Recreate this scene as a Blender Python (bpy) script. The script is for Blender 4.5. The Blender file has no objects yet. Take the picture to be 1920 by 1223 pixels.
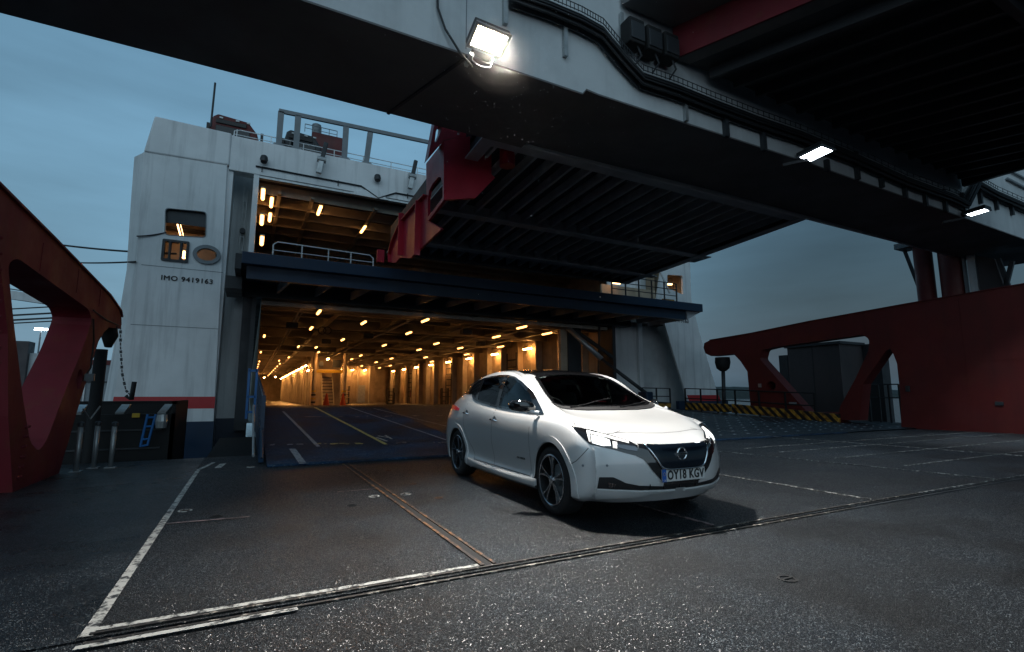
import bpy, bmesh, math, random
from mathutils import Vector, Matrix
from mathutils.geometry import tessellate_polygon, delaunay_2d_cdt
from mathutils.bvhtree import BVHTree
random.seed(7)
R_ = math.radians
sc = bpy.context.scene
C = sc.collection

# ------------------------------------------------------------------ camera
CAM_H, CAM_F, YAW, PITCH = 1.13, 943.0, R_(27.42), R_(7.86)
cam_d = bpy.data.cameras.new('camera')
cam_d.sensor_width = 36.0
cam_d.lens = 36.0 * CAM_F / 1920.0
cam_d.clip_start = 0.05
cam_d.clip_end = 6000
cam = bpy.data.objects.new('camera', cam_d)
C.objects.link(cam)
cam.location = (0, 0, CAM_H)
cam.rotation_euler = (R_(90) + PITCH, 0, -YAW)
sc.camera = cam

# ------------------------------------------------------------------ dusk sky
world = bpy.data.worlds.new('World')
sc.world = world
world.use_nodes = True
wn, wl = world.node_tree.nodes, world.node_tree.links
wn.clear()
SUN_EL, SUN_AZ = R_(2.0), R_(200)
sky = wn.new('ShaderNodeTexSky'); sky.sky_type = 'NISHITA'; sky.sun_disc = False
sky.sun_elevation = SUN_EL; sky.sun_rotation = SUN_AZ; sky.air_density = 2.0; sky.ozone_density = 4.0
bg1 = wn.new('ShaderNodeBackground'); bg1.inputs['Strength'].default_value = 0.05
wl.new(sky.outputs[0], bg1.inputs['Color'])
tc = wn.new('ShaderNodeTexCoord')
sep = wn.new('ShaderNodeSeparateXYZ'); wl.new(tc.outputs['Generated'], sep.inputs[0])
ramp = wn.new('ShaderNodeValToRGB')
ramp.color_ramp.elements[0].position = 0.0; ramp.color_ramp.elements[0].color = (0.056, 0.102, 0.136, 1)
ramp.color_ramp.elements[1].position = 0.75; ramp.color_ramp.elements[1].color = (0.028, 0.060, 0.090, 1)
e = ramp.color_ramp.elements.new(0.22); e.color = (0.044, 0.086, 0.121, 1)
wl.new(sep.outputs['Z'], ramp.inputs[0])
# cloud layer: long flat streaks
mp = wn.new('ShaderNodeMapping'); mp.inputs['Scale'].default_value = (1.2, 1.2, 6.0)
mp.inputs['Rotation'].default_value = (0.12, 0.05, 0.3)
wl.new(tc.outputs['Generated'], mp.inputs[0])
nz = wn.new('ShaderNodeTexNoise'); nz.inputs['Scale'].default_value = 1.7; nz.inputs['Detail'].default_value = 7
nz.inputs['Roughness'].default_value = 0.5
wl.new(mp.outputs[0], nz.inputs['Vector'])
mr = wn.new('ShaderNodeMapRange'); mr.inputs['From Min'].default_value = 0.3; mr.inputs['From Max'].default_value = 0.75
mr.inputs['To Min'].default_value = 0.78; mr.inputs['To Max'].default_value = 1.25
wl.new(nz.outputs['Fac'], mr.inputs['Value'])
# broad pale region of the overcast where the light still comes through
dot = wn.new('ShaderNodeVectorMath'); dot.operation = 'DOT_PRODUCT'
wl.new(tc.outputs['Generated'], dot.inputs[0]); dot.inputs[1].default_value = (0.08, 0.86, 0.46)
mr2 = wn.new('ShaderNodeMapRange'); mr2.interpolation_type = 'SMOOTHSTEP'
mr2.inputs['From Min'].default_value = 0.55; mr2.inputs['From Max'].default_value = 1.0
mr2.inputs['To Min'].default_value = 1.0; mr2.inputs['To Max'].default_value = 3.9
wl.new(dot.outputs['Value'], mr2.inputs['Value'])
mul = wn.new('ShaderNodeMath'); mul.operation = 'MULTIPLY'
wl.new(mr.outputs[0], mul.inputs[0]); wl.new(mr2.outputs[0], mul.inputs[1])
bg2 = wn.new('ShaderNodeBackground')
wl.new(ramp.outputs[0], bg2.inputs['Color']); wl.new(mul.outputs[0], bg2.inputs['Strength'])
add = wn.new('ShaderNodeAddShader'); wl.new(bg1.outputs[0], add.inputs[0]); wl.new(bg2.outputs[0], add.inputs[1])
wo = wn.new('ShaderNodeOutputWorld'); wl.new(add.outputs[0], wo.inputs['Surface'])

# last light of the overcast evening, from behind the camera to the left
sd = bpy.data.lights.new('evening_sun', 'SUN'); sd.energy = 1.35; sd.angle = R_(100); sd.color = (0.62, 0.85, 1.0)
so = bpy.data.objects.new('evening_sun', sd); C.objects.link(so)
so.rotation_euler = (R_(78), 0, R_(-28))

sc.view_settings.view_transform = 'Standard'
sc.view_settings.look = 'None'
sc.view_settings.exposure = 0.0
sc.view_settings.gamma = 1.0
sc.view_settings.use_curve_mapping = False
sc.render.engine = 'CYCLES'
sc.cycles.use_denoising = True
sc.cycles.max_bounces = 6
sc.cycles.diffuse_bounces = 3
sc.cycles.glossy_bounces = 3
sc.cycles.transmission_bounces = 4
sc.cycles.caustics_reflective = False
sc.cycles.caustics_refractive = False
sc.cycles.sample_clamp_indirect = 4.0

# ------------------------------------------------------------------ survey: photo pixel -> point on a world plane
_cy, _sy, _cp, _sp = math.cos(YAW), math.sin(YAW), math.cos(PITCH), math.sin(PITCH)
_f = Vector((_sy * _cp, _cy * _cp, _sp)); _r = Vector((_cy, -_sy, 0)); _u = _r.cross(_f)
EYE = Vector((0, 0, CAM_H))
def ray(p): return _f + _r * ((p[0] - 960) / CAM_F) - _u * ((p[1] - 611.5) / CAM_F)
def GP(p, z=0.0): d = ray(p); return EYE + d * ((z - CAM_H) / d.z)
def XP(p, x): d = ray(p); return EYE + d * (x / d.x)
def YP(p, y): d = ray(p); return EYE + d * (y / d.y)

# ------------------------------------------------------------------ materials
def mat(name, col, rough=0.5, metal=0.0, grime=0.0, gcol=(0.02, 0.02, 0.02), gscale=2.0, streak=0.0, bump=0.0, bscale=30,
        coat=0.0, vary=0.0, emit=None, estr=0.0, rust=0.0):
    m = bpy.data.materials.new(name); m.use_nodes = True
    n, l = m.node_tree.nodes, m.node_tree.links
    b = n['Principled BSDF']
    b.inputs['Base Color'].default_value = (*col, 1); b.inputs['Roughness'].default_value = rough
    b.inputs['Metallic'].default_value = metal
    b.inputs['Coat Weight'].default_value = coat
    b.inputs['Coat Roughness'].default_value = 0.05
    if emit:
        b.inputs['Emission Color'].default_value = (*emit, 1); b.inputs['Emission Strength'].default_value = estr
    g = n.new('ShaderNodeNewGeometry')
    src = None
    def mix(prev, col2, fac_socket):
        x = n.new('ShaderNodeMix'); x.data_type = 'RGBA'
        if prev is None: x.inputs['A'].default_value = (*col, 1)
        else: l.new(prev, x.inputs['A'])
        x.inputs['B'].default_value = (*col2, 1); l.new(fac_socket, x.inputs['Factor'])
        return x.outputs['Result']
    def noise(scale, vec, lo, hi, top, detail=6):
        mpn = n.new('ShaderNodeMapping'); mpn.inputs['Scale'].default_value = vec
        l.new(g.outputs['Position'], mpn.inputs[0])
        t = n.new('ShaderNodeTexNoise'); t.inputs['Scale'].default_value = scale; t.inputs['Detail'].default_value = detail
        t.inputs['Roughness'].default_value = 0.62
        l.new(mpn.outputs[0], t.inputs['Vector'])
        r = n.new('ShaderNodeMapRange'); r.inputs['From Min'].default_value = lo; r.inputs['From Max'].default_value = hi
        r.inputs['To Min'].default_value = 0; r.inputs['To Max'].default_value = top
        l.new(t.outputs['Fac'], r.inputs['Value'])
        return r.outputs[0]
    if vary: src = mix(src, tuple(c * 0.7 for c in col), noise(gscale * 0.6, (1, 1, 1), 0.35, 0.65, vary))
    if grime: src = mix(src, gcol, noise(gscale, (1, 1, 1), 0.42, 0.72, grime))
    if streak: src = mix(src, gcol, noise(3.2, (1, 1, 0.06), 0.5, 0.75, streak))
    if rust: src = mix(src, (0.16, 0.055, 0.018), noise(gscale * 3, (1, 1, 1), 0.56, 0.68, rust, 10))
    if src: l.new(src, b.inputs['Base Color'])
    if grime or vary:
        r = noise(gscale * 1.7, (1, 1, 1), 0.3, 0.7, 1.0)
        mm = n.new('ShaderNodeMapRange'); mm.inputs['To Min'].default_value = rough * 0.75; mm.inputs['To Max'].default_value = min(1, rough * 1.3)
        l.new(r, mm.inputs['Value']); l.new(mm.outputs[0], b.inputs['Roughness'])
    if bump:
        t = n.new('ShaderNodeTexNoise'); t.inputs['Scale'].default_value = bscale; t.inputs['Detail'].default_value = 4
        l.new(g.outputs['Position'], t.inputs['Vector'])
        bp = n.new('ShaderNodeBump'); bp.inputs['Strength'].default_value = bump; bp.inputs['Distance'].default_value = 0.01
        l.new(t.outputs['Fac'], bp.inputs['Height']); l.new(bp.outputs[0], b.inputs['Normal'])
    return m

def asphalt(name, col, rough, scale=150, bump=1.0, wet=0.5, facet=260, coat=0.24):
    """coarse anti-slip coating, wet: grit relief plus pale grains carrying painted sparkle and shiny puddled areas"""
    m = bpy.data.materials.new(name); m.use_nodes = True
    n, l = m.node_tree.nodes, m.node_tree.links; b = n['Principled BSDF']
    g = n.new('ShaderNodeNewGeometry')
    v = n.new('ShaderNodeTexVoronoi'); v.inputs['Scale'].default_value = scale; l.new(g.outputs['Position'], v.inputs['Vector'])
    t = n.new('ShaderNodeTexNoise'); t.inputs['Scale'].default_value = scale * 0.7; t.inputs['Detail'].default_value = 5
    l.new(g.outputs['Position'], t.inputs['Vector'])
    big = n.new('ShaderNodeTexNoise'); big.inputs['Scale'].default_value = 0.9; big.inputs['Detail'].default_value = 8
    big.inputs['Roughness'].default_value = 0.6
    l.new(g.outputs['Position'], big.inputs['Vector'])
    cr = n.new('ShaderNodeValToRGB')
    cr.color_ramp.elements[0].position = 0.3; cr.color_ramp.elements[0].color = (*[c * 0.5 for c in col], 1)
    cr.color_ramp.elements[1].position = 0.7; cr.color_ramp.elements[1].color = (*[c * 1.7 for c in col], 1)
    l.new(t.outputs['Fac'], cr.inputs[0])
    # scattered pale grit, with the wet sparkle painted into its colour
    sc_ = n.new('ShaderNodeSeparateColor'); l.new(v.outputs['Color'], sc_.inputs[0])
    gr = n.new('ShaderNodeMapRange'); gr.inputs['From Min'].default_value = 0.86; gr.inputs['From Max'].default_value = 1.0
    l.new(sc_.outputs[0], gr.inputs['Value'])
    mx = n.new('ShaderNodeMix'); mx.data_type = 'RGBA'; l.new(cr.outputs[0], mx.inputs['A'])
    mx.inputs['B'].default_value = (0.24, 0.285, 0.31, 1); l.new(gr.outputs[0], mx.inputs['Factor'])
    pat = n.new('ShaderNodeMapRange'); pat.inputs['From Min'].default_value = 0.4; pat.inputs['From Max'].default_value = 0.65
    pat.inputs['To Min'].default_value = 0.30; pat.inputs['To Max'].default_value = 1.15
    l.new(big.outputs['Fac'], pat.inputs['Value'])
    vm = n.new('ShaderNodeVectorMath'); vm.operation = 'SCALE'; l.new(mx.outputs['Result'], vm.inputs[0]); l.new(pat.outputs[0], vm.inputs['Scale'])
    l.new(vm.outputs[0], b.inputs['Base Color'])
    rr = n.new('ShaderNodeMapRange'); rr.inputs['From Min'].default_value = 0.35; rr.inputs['From Max'].default_value = 0.65
    rr.inputs['To Min'].default_value = rough * (1 - wet * 0.5); rr.inputs['To Max'].default_value = rough * 1.2
    l.new(big.outputs['Fac'], rr.inputs['Value']); l.new(rr.outputs[0], b.inputs['Roughness'])
    bp = n.new('ShaderNodeBump'); bp.inputs['Strength'].default_value = bump; bp.inputs['Distance'].default_value = 0.006
    l.new(v.outputs['Distance'], bp.inputs['Height'])
    bp2 = n.new('ShaderNodeBump'); bp2.inputs['Strength'].default_value = bump * 0.6; bp2.inputs['Distance'].default_value = 0.006
    l.new(t.outputs['Fac'], bp2.inputs['Height']); l.new(bp.outputs[0], bp2.inputs['Normal'])
    l.new(bp2.outputs[0], b.inputs['Normal'])
    # wet grit facets: every grain tilts its own way, so single grains catch the lamps
    v2 = n.new('ShaderNodeTexVoronoi'); v2.inputs['Scale'].default_value = facet; l.new(g.outputs['Position'], v2.inputs['Vector'])
    sb = n.new('ShaderNodeVectorMath'); sb.operation = 'SUBTRACT'; l.new(v2.outputs['Color'], sb.inputs[0]); sb.inputs[1].default_value = (.5, .5, .5)
    sk = n.new('ShaderNodeVectorMath'); sk.operation = 'SCALE'; l.new(sb.outputs[0], sk.inputs[0]); sk.inputs['Scale'].default_value = 1.7
    ad = n.new('ShaderNodeVectorMath'); ad.operation = 'ADD'; l.new(g.outputs['Normal'], ad.inputs[0]); l.new(sk.outputs[0], ad.inputs[1])
    no = n.new('ShaderNodeVectorMath'); no.operation = 'NORMALIZE'; l.new(ad.outputs[0], no.inputs[0])
    l.new(no.outputs[0], b.inputs['Coat Normal'])
    s2 = n.new('ShaderNodeSeparateColor'); l.new(v2.outputs['Color'], s2.inputs[0])
    cw = n.new('ShaderNodeMath'); cw.operation = 'GREATER_THAN'; l.new(s2.outputs[2], cw.inputs[0]); cw.inputs[1].default_value = 1 - coat
    l.new(cw.outputs[0], b.inputs['Coat Weight']); b.inputs['Coat Roughness'].default_value = 0.32
    b.inputs['Specular IOR Level'].default_value = 0.28
    return m

M = {}
M['asphalt'] = asphalt('wet grit coating', (0.0028, 0.0068, 0.0115), 0.68, 190, 1.0)
M['quay'] = asphalt('wet quay', (0.006, 0.009, 0.012), 0.42, 150, 0.6, 1.0)
M['rampblue'] = asphalt('blue ramp coating', (0.004, 0.034, 0.085), 0.7, 110, 0.7, 0.2, 220, 0.06)
M['rampdark'] = asphalt('dark ramp coating', (0.005, 0.013, 0.022), 0.5, 110, 0.7, 0.4, 220, 0.10)
M['white'] = mat('ship white', (0.78, 0.81, 0.82), 0.42, grime=0.35, gcol=(0.33, 0.35, 0.36), gscale=0.5, streak=0.7, bump=0.25, bscale=1.3)
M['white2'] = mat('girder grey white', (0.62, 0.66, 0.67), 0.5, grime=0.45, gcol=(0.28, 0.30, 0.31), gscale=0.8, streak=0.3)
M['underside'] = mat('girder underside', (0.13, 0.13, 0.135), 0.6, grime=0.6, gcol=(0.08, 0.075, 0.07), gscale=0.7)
M['hoistred'] = mat('crimson hoist steel', (0.58, 0.03, 0.06), 0.35, grime=0.4, gcol=(0.16, 0.012, 0.02), gscale=1.0)
M['red'] = mat('red steel', (0.19, 0.013, 0.024), 0.65, grime=0.5, gcol=(0.13, 0.016, 0.018), gscale=0.8, streak=0.6, rust=0.35)
M['redwall'] = mat('dark red steel', (0.12, 0.011, 0.010), 0.55, grime=0.5, gcol=(0.04, 0.005, 0.005), gscale=0.6, streak=0.45, rust=0.12)
M['stripered'] = mat('red paint band', (0.48, 0.025, 0.03), 0.45, grime=0.3, gcol=(0.2, 0.02, 0.02))
M['blue'] = mat('ship blue', (0.007, 0.028, 0.065), 0.4, grime=0.4, gcol=(0.01, 0.02, 0.04), gscale=1.0)
M['brightblue'] = mat('bright blue steel', (0.02, 0.16, 0.45), 0.4)
M['darksteel'] = mat('dark steel', (0.030, 0.036, 0.042), 0.5, grime=0.5, gcol=(0.015, 0.015, 0.015), gscale=1.2)
M['deckrib'] = mat('overhead rib steel', (0.04, 0.044, 0.05), 0.5)
M['rib'] = mat('lamplit rib steel', (0.50, 0.54, 0.57), 0.45, grime=0.4, gcol=(0.02, 0.02, 0.02), gscale=1.5)  # rib and flange colour raised to stand in for lamplight on them
M['black'] = mat('black rubber', (0.008, 0.009, 0.010), 0.8, bump=0.2, bscale=40)
M['galv'] = mat('galvanised steel', (0.42, 0.45, 0.46), 0.4, 0.6, grime=0.4, gcol=(0.2, 0.2, 0.2), gscale=6)
M['greypost'] = mat('grey painted steel', (0.20, 0.23, 0.25), 0.5, grime=0.3, gcol=(0.1, 0.1, 0.1), gscale=3)
M['cream'] = mat('cream bulkhead', (0.54, 0.43, 0.31), 0.5, grime=0.8, gcol=(0.22, 0.18, 0.12), gscale=0.8, streak=0.5)
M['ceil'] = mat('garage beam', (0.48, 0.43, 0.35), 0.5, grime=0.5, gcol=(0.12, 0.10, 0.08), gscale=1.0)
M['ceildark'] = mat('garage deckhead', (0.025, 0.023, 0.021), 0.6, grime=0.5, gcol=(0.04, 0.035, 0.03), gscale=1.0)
M['decksteel'] = asphalt('garage deck', (0.014, 0.018, 0.022), 0.40, 100, 0.5, 0.6)
M['yellow'] = mat('yellow paint', (0.62, 0.40, 0.03), 0.5, grime=0.4, gcol=(0.1, 0.07, 0.02), gscale=4)
M['blackpaint'] = mat('black paint', (0.02, 0.02, 0.02), 0.5)
def lamp(name, col, s): return mat(name, (0.8, 0.8, 0.8), 0.5, emit=col, estr=s)
M['warmlamp'] = lamp('warm tube glow', (1.0, 0.43, 0.115), 6.5)
M['walllamp'] = lamp('wall tube glow', (1.0, 0.44, 0.12), 95)
M['warmlamp2'] = lamp('warm tube glow upper', (1.0, 0.45, 0.13), 8)
M['portlamp'] = lamp('lobby tube glow', (1.0, 0.52, 0.22), 7)
M['flood1'] = lamp('floodlight glow', (1.0, 0.84, 0.62), 30)
M['flood2'] = lamp('cool floodlight glow', (0.86, 0.92, 1.0), 22)
M['rust'] = mat('rusted steel', (0.10, 0.045, 0.022), 0.7, grime=0.7, gcol=(0.02, 0.015, 0.012), gscale=9, bump=0.6, bscale=60)
M['orange'] = mat('orange plastic', (0.75, 0.10, 0.02), 0.5)
M['cable'] = mat('cable black', (0.015, 0.017, 0.02), 0.5)
M['rope'] = mat('mooring rope', (0.03, 0.032, 0.035), 0.8)
M['hill'] = mat('far wooded shore', (0.030, 0.045, 0.045), 0.9, grime=0.5, gcol=(0.015, 0.02, 0.02), gscale=0.05)
M['brownbox'] = mat('brown grey cladding', (0.060, 0.052, 0.055), 0.6, grime=0.4, gcol=(0.03, 0.028, 0.03), gscale=0.6, streak=0.3)

def worn_paint(name, col, amount, under=(0.022, 0.024, 0.027)):
    """road paint chipped down to the coating below"""
    m = bpy.data.materials.new(name); m.use_nodes = True
    n, l = m.node_tree.nodes, m.node_tree.links; b = n['Principled BSDF']
    g = n.new('ShaderNodeNewGeometry')
    t = n.new('ShaderNodeTexNoise'); t.inputs['Scale'].default_value = 14; t.inputs['Detail'].default_value = 9; t.inputs['Roughness'].default_value = 0.75
    l.new(g.outputs['Position'], t.inputs['Vector'])
    r = n.new('ShaderNodeMapRange'); r.inputs['From Min'].default_value = amount; r.inputs['From Max'].default_value = amount + 0.07
    l.new(t.outputs['Fac'], r.inputs['Value'])
    x = n.new('ShaderNodeMix'); x.data_type = 'RGBA'; x.inputs['A'].default_value = (*under, 1); x.inputs['B'].default_value = (*col, 1)
    l.new(r.outputs[0], x.inputs['Factor']); l.new(x.outputs['Result'], b.inputs['Base Color'])
    b.inputs['Roughness'].default_value = 0.5
    bp = n.new('ShaderNodeBump'); bp.inputs['Strength'].default_value = 0.7; bp.inputs['Distance'].default_value = 0.004
    l.new(t.outputs['Fac'], bp.inputs['Height']); l.new(bp.outputs[0], b.inputs['Normal'])
    return m
M['line'] = worn_paint('worn white line', (0.60, 0.60, 0.56), 0.44)
M['line2'] = worn_paint('very worn white line', (0.55, 0.55, 0.52), 0.50)
M['linepink'] = worn_paint('faded pink line', (0.22, 0.16, 0.16), 0.46)
M['liney'] = worn_paint('worn yellow line', (0.60, 0.50, 0.16), 0.40, (0.02, 0.04, 0.07))
M['linew'] = worn_paint('worn grey line', (0.30, 0.36, 0.40), 0.42, (0.02, 0.04, 0.07))
M['seamrust'] = worn_paint('rusty seam edge', (0.34, 0.15, 0.05), 0.50, (0.03, 0.02, 0.015))
M['seamworn'] = worn_paint('worn painted seam', (0.42, 0.38, 0.33), 0.54, (0.022, 0.017, 0.014))

# hazard stripes: flat print on the kerb, slanted by position
def hazard():
    m = bpy.data.materials.new('hazard stripes'); m.use_nodes = True
    n, l = m.node_tree.nodes, m.node_tree.links; b = n['Principled BSDF']
    g = n.new('ShaderNodeNewGeometry'); s = n.new('ShaderNodeSeparateXYZ'); l.new(g.outputs['Position'], s.inputs[0])
    a = n.new('ShaderNodeMath'); a.operation = 'SUBTRACT'; l.new(s.outputs['Y'], a.inputs[0]); l.new(s.outputs['Z'], a.inputs[1])
    d = n.new('ShaderNodeMath'); d.operation = 'MULTIPLY'; l.new(a.outputs[0], d.inputs[0]); d.inputs[1].default_value = 2.6
    f = n.new('ShaderNodeMath'); f.operation = 'FRACT'; l.new(d.outputs[0], f.inputs[0])
    gt = n.new('ShaderNodeMath'); gt.operation = 'GREATER_THAN'; l.new(f.outputs[0], gt.inputs[0]); gt.inputs[1].default_value = 0.5
    t = n.new('ShaderNodeTexNoise'); t.inputs['Scale'].default_value = 5; t.inputs['Detail'].default_value = 8; l.new(g.outputs['Position'], t.inputs['Vector'])
    y = n.new('ShaderNodeValToRGB'); y.color_ramp.elements[0].position = 0.35; y.color_ramp.elements[0].color = (0.13, 0.06, 0.015, 1)
    y.color_ramp.elements[1].position = 0.6; y.color_ramp.elements[1].color = (0.60, 0.32, 0.04, 1); l.new(t.outputs['Fac'], y.inputs[0])
    x = n.new('ShaderNodeMix'); x.data_type = 'RGBA'; x.inputs['A'].default_value = (0.015, 0.015, 0.015, 1)
    l.new(y.outputs[0], x.inputs['B']); l.new(gt.outputs[0], x.inputs['Factor']); l.new(x.outputs['Result'], b.inputs['Base Color'])
    b.inputs['Roughness'].default_value = 0.5
    return m
M['hazard'] = hazard()

def water_mat():
    m = bpy.data.materials.new('harbour water'); m.use_nodes = True
    n, l = m.node_tree.nodes, m.node_tree.links; b = n['Principled BSDF']
    b.inputs['Base Color'].default_value = (0.012, 0.025, 0.032, 1); b.inputs['Roughness'].default_value = 0.12
    g = n.new('ShaderNodeNewGeometry'); t = n.new('ShaderNodeTexNoise'); t.inputs['Scale'].default_value = 1.2; t.inputs['Detail'].default_value = 6
    l.new(g.outputs['Position'], t.inputs['Vector'])
    bp = n.new('ShaderNodeBump'); bp.inputs['Strength'].default_value = 0.5; bp.inputs['Distance'].default_value = 0.15
    l.new(t.outputs['Fac'], bp.inputs['Height']); l.new(bp.outputs[0], b.inputs['Normal'])
    return m
M['water'] = water_mat()

# ------------------------------------------------------------------ mesh helpers
class MB:
    def __init__(s): s.v = []; s.f = []
    def add(s, vs, fs):
        o = len(s.v); s.v += [tuple(v) for v in vs]; s.f += [tuple(i + o for i in f) for f in fs]; return s
    def box(s, lo, hi):
        x0, y0, z0 = lo; x1, y1, z1 = hi
        return s.add([(x0,y0,z0),(x1,y0,z0),(x1,y1,z0),(x0,y1,z0),(x0,y0,z1),(x1,y0,z1),(x1,y1,z1),(x0,y1,z1)],
                     [(0,3,2,1),(4,5,6,7),(0,1,5,4),(1,2,6,5),(2,3,7,6),(3,0,4,7)])
    def prism(s, pts, vec):
        pts = [Vector(p) for p in pts]; vec = Vector(vec); n = len(pts)
        return s.add(pts + [p + vec for p in pts], [tuple(range(n))[::-1], tuple(range(n, 2 * n))] + [(i, (i + 1) % n, n + (i + 1) % n, n + i) for i in range(n)])
    def bar(s, a, b, w, h=None, up=(0, 0, 1)):
        a, b = Vector(a), Vector(b); h = h or w; d = (b - a).normalized(); u = Vector(up)
        if abs(d.dot(u)) > 0.98: u = Vector((0, 1, 0))
        x = d.cross(u).normalized(); y = x.cross(d).normalized()
        q = [x * w / 2 + y * h / 2, -x * w / 2 + y * h / 2, -x * w / 2 - y * h / 2, x * w / 2 - y * h / 2]
        return s.add([a + k for k in q] + [b + k for k in q], [(0,1,2,3),(7,6,5,4),(0,4,5,1),(1,5,6,2),(2,6,7,3),(3,7,4,0)])
    def tube(s, pts, r, n=8, closed=False, cap=True):
        pts = [Vector(p) for p in pts]; N = len(pts); rs = r if isinstance(r, (list, tuple)) else [r] * N
        base = len(s.v); px = None
        for i, p in enumerate(pts):
            if closed: d = (pts[(i + 1) % N] - pts[i - 1]).normalized()
            else: d = (pts[min(i + 1, N - 1)] - pts[max(i - 1, 0)]).normalized()
            if px is None:
                u = Vector((0, 0, 1)) if abs(d.z) < 0.95 else Vector((0, 1, 0)); px = d.cross(u).normalized()
            else: px = (px - d * px.dot(d)).normalized()
            py = px.cross(d)
            for k in range(n):
                a = 2 * math.pi * k / n
                s.v.append(tuple(p + (px * math.cos(a) + py * math.sin(a)) * rs[i]))
        for i in range(N if closed else N - 1):
            j = (i + 1) % N
            for k in range(n):
                s.f.append((base + i * n + k, base + i * n + (k + 1) % n, base + j * n + (k + 1) % n, base + j * n + k))
        if cap and not closed:
            s.f.append(tuple(base + k for k in range(n))[::-1]); s.f.append(tuple(base + (N - 1) * n + k for k in range(n)))
        return s
    def lathe(s, prof, org, axis, n=32, closed=False, cap=True):
        """prof: (radius, distance along axis)"""
        org = Vector(org); ax = Vector(axis).normalized()
        u = Vector((0, 0, 1)) if abs(ax.z) < 0.9 else Vector((1, 0, 0)); x = ax.cross(u).normalized(); y = ax.cross(x)
        base = len(s.v)
        for r, t in prof:
            for k in range(n):
                a = 2 * math.pi * k / n
                s.v.append(tuple(org + ax * t + (x * math.cos(a) + y * math.sin(a)) * r))
        P = len(prof)
        for i in range(P if closed else P - 1):
            j = (i + 1) % P
            for k in range(n):
                s.f.append((base + i * n + k, base + j * n + k, base + j * n + (k + 1) % n, base + i * n + (k + 1) % n))
        if not closed and cap:
            if prof[0][0] > 1e-6: s.f.append(tuple(base + k for k in range(n)))
            if prof[-1][0] > 1e-6: s.f.append(tuple(base + (P - 1) * n + k for k in range(n))[::-1])
        return s
    def plate(s, outer, holes, f3, vec):
        """flat plate with holes; outer and holes are 2D loops, f3 maps 2D -> 3D, vec is the thickness"""
        loops = [outer] + list(holes); vec = Vector(vec)
        tris = tessellate_polygon([[Vector((a, b, 0)) for a, b in lp] for lp in loops])
        flat = [Vector(f3(*p)) for lp in loops for p in lp]; n = len(flat); b = len(s.v)
        s.v += [tuple(p) for p in flat] + [tuple(p + vec) for p in flat]
        for t in tris:
            s.f.append(tuple(b + i for i in t)); s.f.append(tuple(b + n + i for i in reversed(t)))
        o = 0
        for lp in loops:
            m = len(lp)
            for i in range(m):
                j = (i + 1) % m
                s.f.append((b + o + i, b + o + j, b + n + o + j, b + n + o + i))
            o += m
        return s
    def build(s, name, m, parent=None, smooth=False, bevel=0.0, kind=None, world_co=True, local=None):
        me = bpy.data.meshes.new(name)
        off = Vector((0, 0, 0))
        if parent is not None and world_co:
            p = parent
            while p is not None: off += Vector(p.location); p = p.parent
        vs = [tuple(Vector(v) - off) for v in s.v] if off.length > 0 else s.v
        me.from_pydata(vs, [], s.f); me.validate()
        bm = bmesh.new(); bm.from_mesh(me); bmesh.ops.recalc_face_normals(bm, faces=bm.faces); bm.to_mesh(me); bm.free()
        if smooth: me.shade_smooth() if hasattr(me, 'shade_smooth') else None
        me.materials.append(m)
        o = bpy.data.objects.new(name, me); C.objects.link(o)
        if parent is not None: o.parent = parent
        if kind: o['kind'] = kind
        if bevel:
            bv = o.modifiers.new('bevel', 'BEVEL'); bv.width = bevel; bv.segments = 2; bv.limit_method = 'ANGLE'; bv.angle_limit = R_(40)
        return o

def thing(name, label, cat, loc=(0, 0, 0), group=None, rotz=0.0):
    o = bpy.data.objects.new(name, None); C.objects.link(o); o.location = loc; o.rotation_euler = (0, 0, rotz)
    o.empty_display_size = 0.2
    return tag(o, label, cat, group)
def tag(o, label, cat, group=None):
    o['label'] = label; o['category'] = cat
    if group: o['group'] = group
    return o
def copy_tree(o, parent=None):
    c = o.copy(); C.objects.link(c); c.parent = parent
    for ch in o.children: copy_tree(ch, c)
    return c
def smooth_angle(o, ang=40):
    for p in o.data.polygons: p.use_smooth = True
    m = o.modifiers.new('es', 'EDGE_SPLIT'); m.split_angle = R_(ang); return o
def chaikin(pts, it=2, closed=True):
    for _ in range(it):
        out = []
        N = len(pts)
        for i in range(N if closed else N - 1):
            a, b = pts[i], pts[(i + 1) % N]
            out.append(tuple(a[k] * 0.75 + b[k] * 0.25 for k in range(len(a)))); out.append(tuple(a[k] * 0.25 + b[k] * 0.75 for k in range(len(a))))
        pts = out
    return pts
def round_poly(pts, r, n=5):
    """round the corners of a 2D loop; r may be a list"""
    out = []; N = len(pts)
    for i in range(N):
        p = Vector(pts[i]); a = Vector(pts[i - 1]); b = Vector(pts[(i + 1) % N]); rr = r[i] if isinstance(r, (list, tuple)) else r
        if rr <= 0: out.append(tuple(p)); continue
        da = (a - p); db = (b - p); t = min(rr, da.length * 0.45, db.length * 0.45)
        s = p + da.normalized() * t; e = p + db.normalized() * t
        for k in range(n + 1):
            q = k / n; out.append(tuple(s * (1 - q) ** 2 + p * 2 * q * (1 - q) + e * q * q))
    return out
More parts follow.
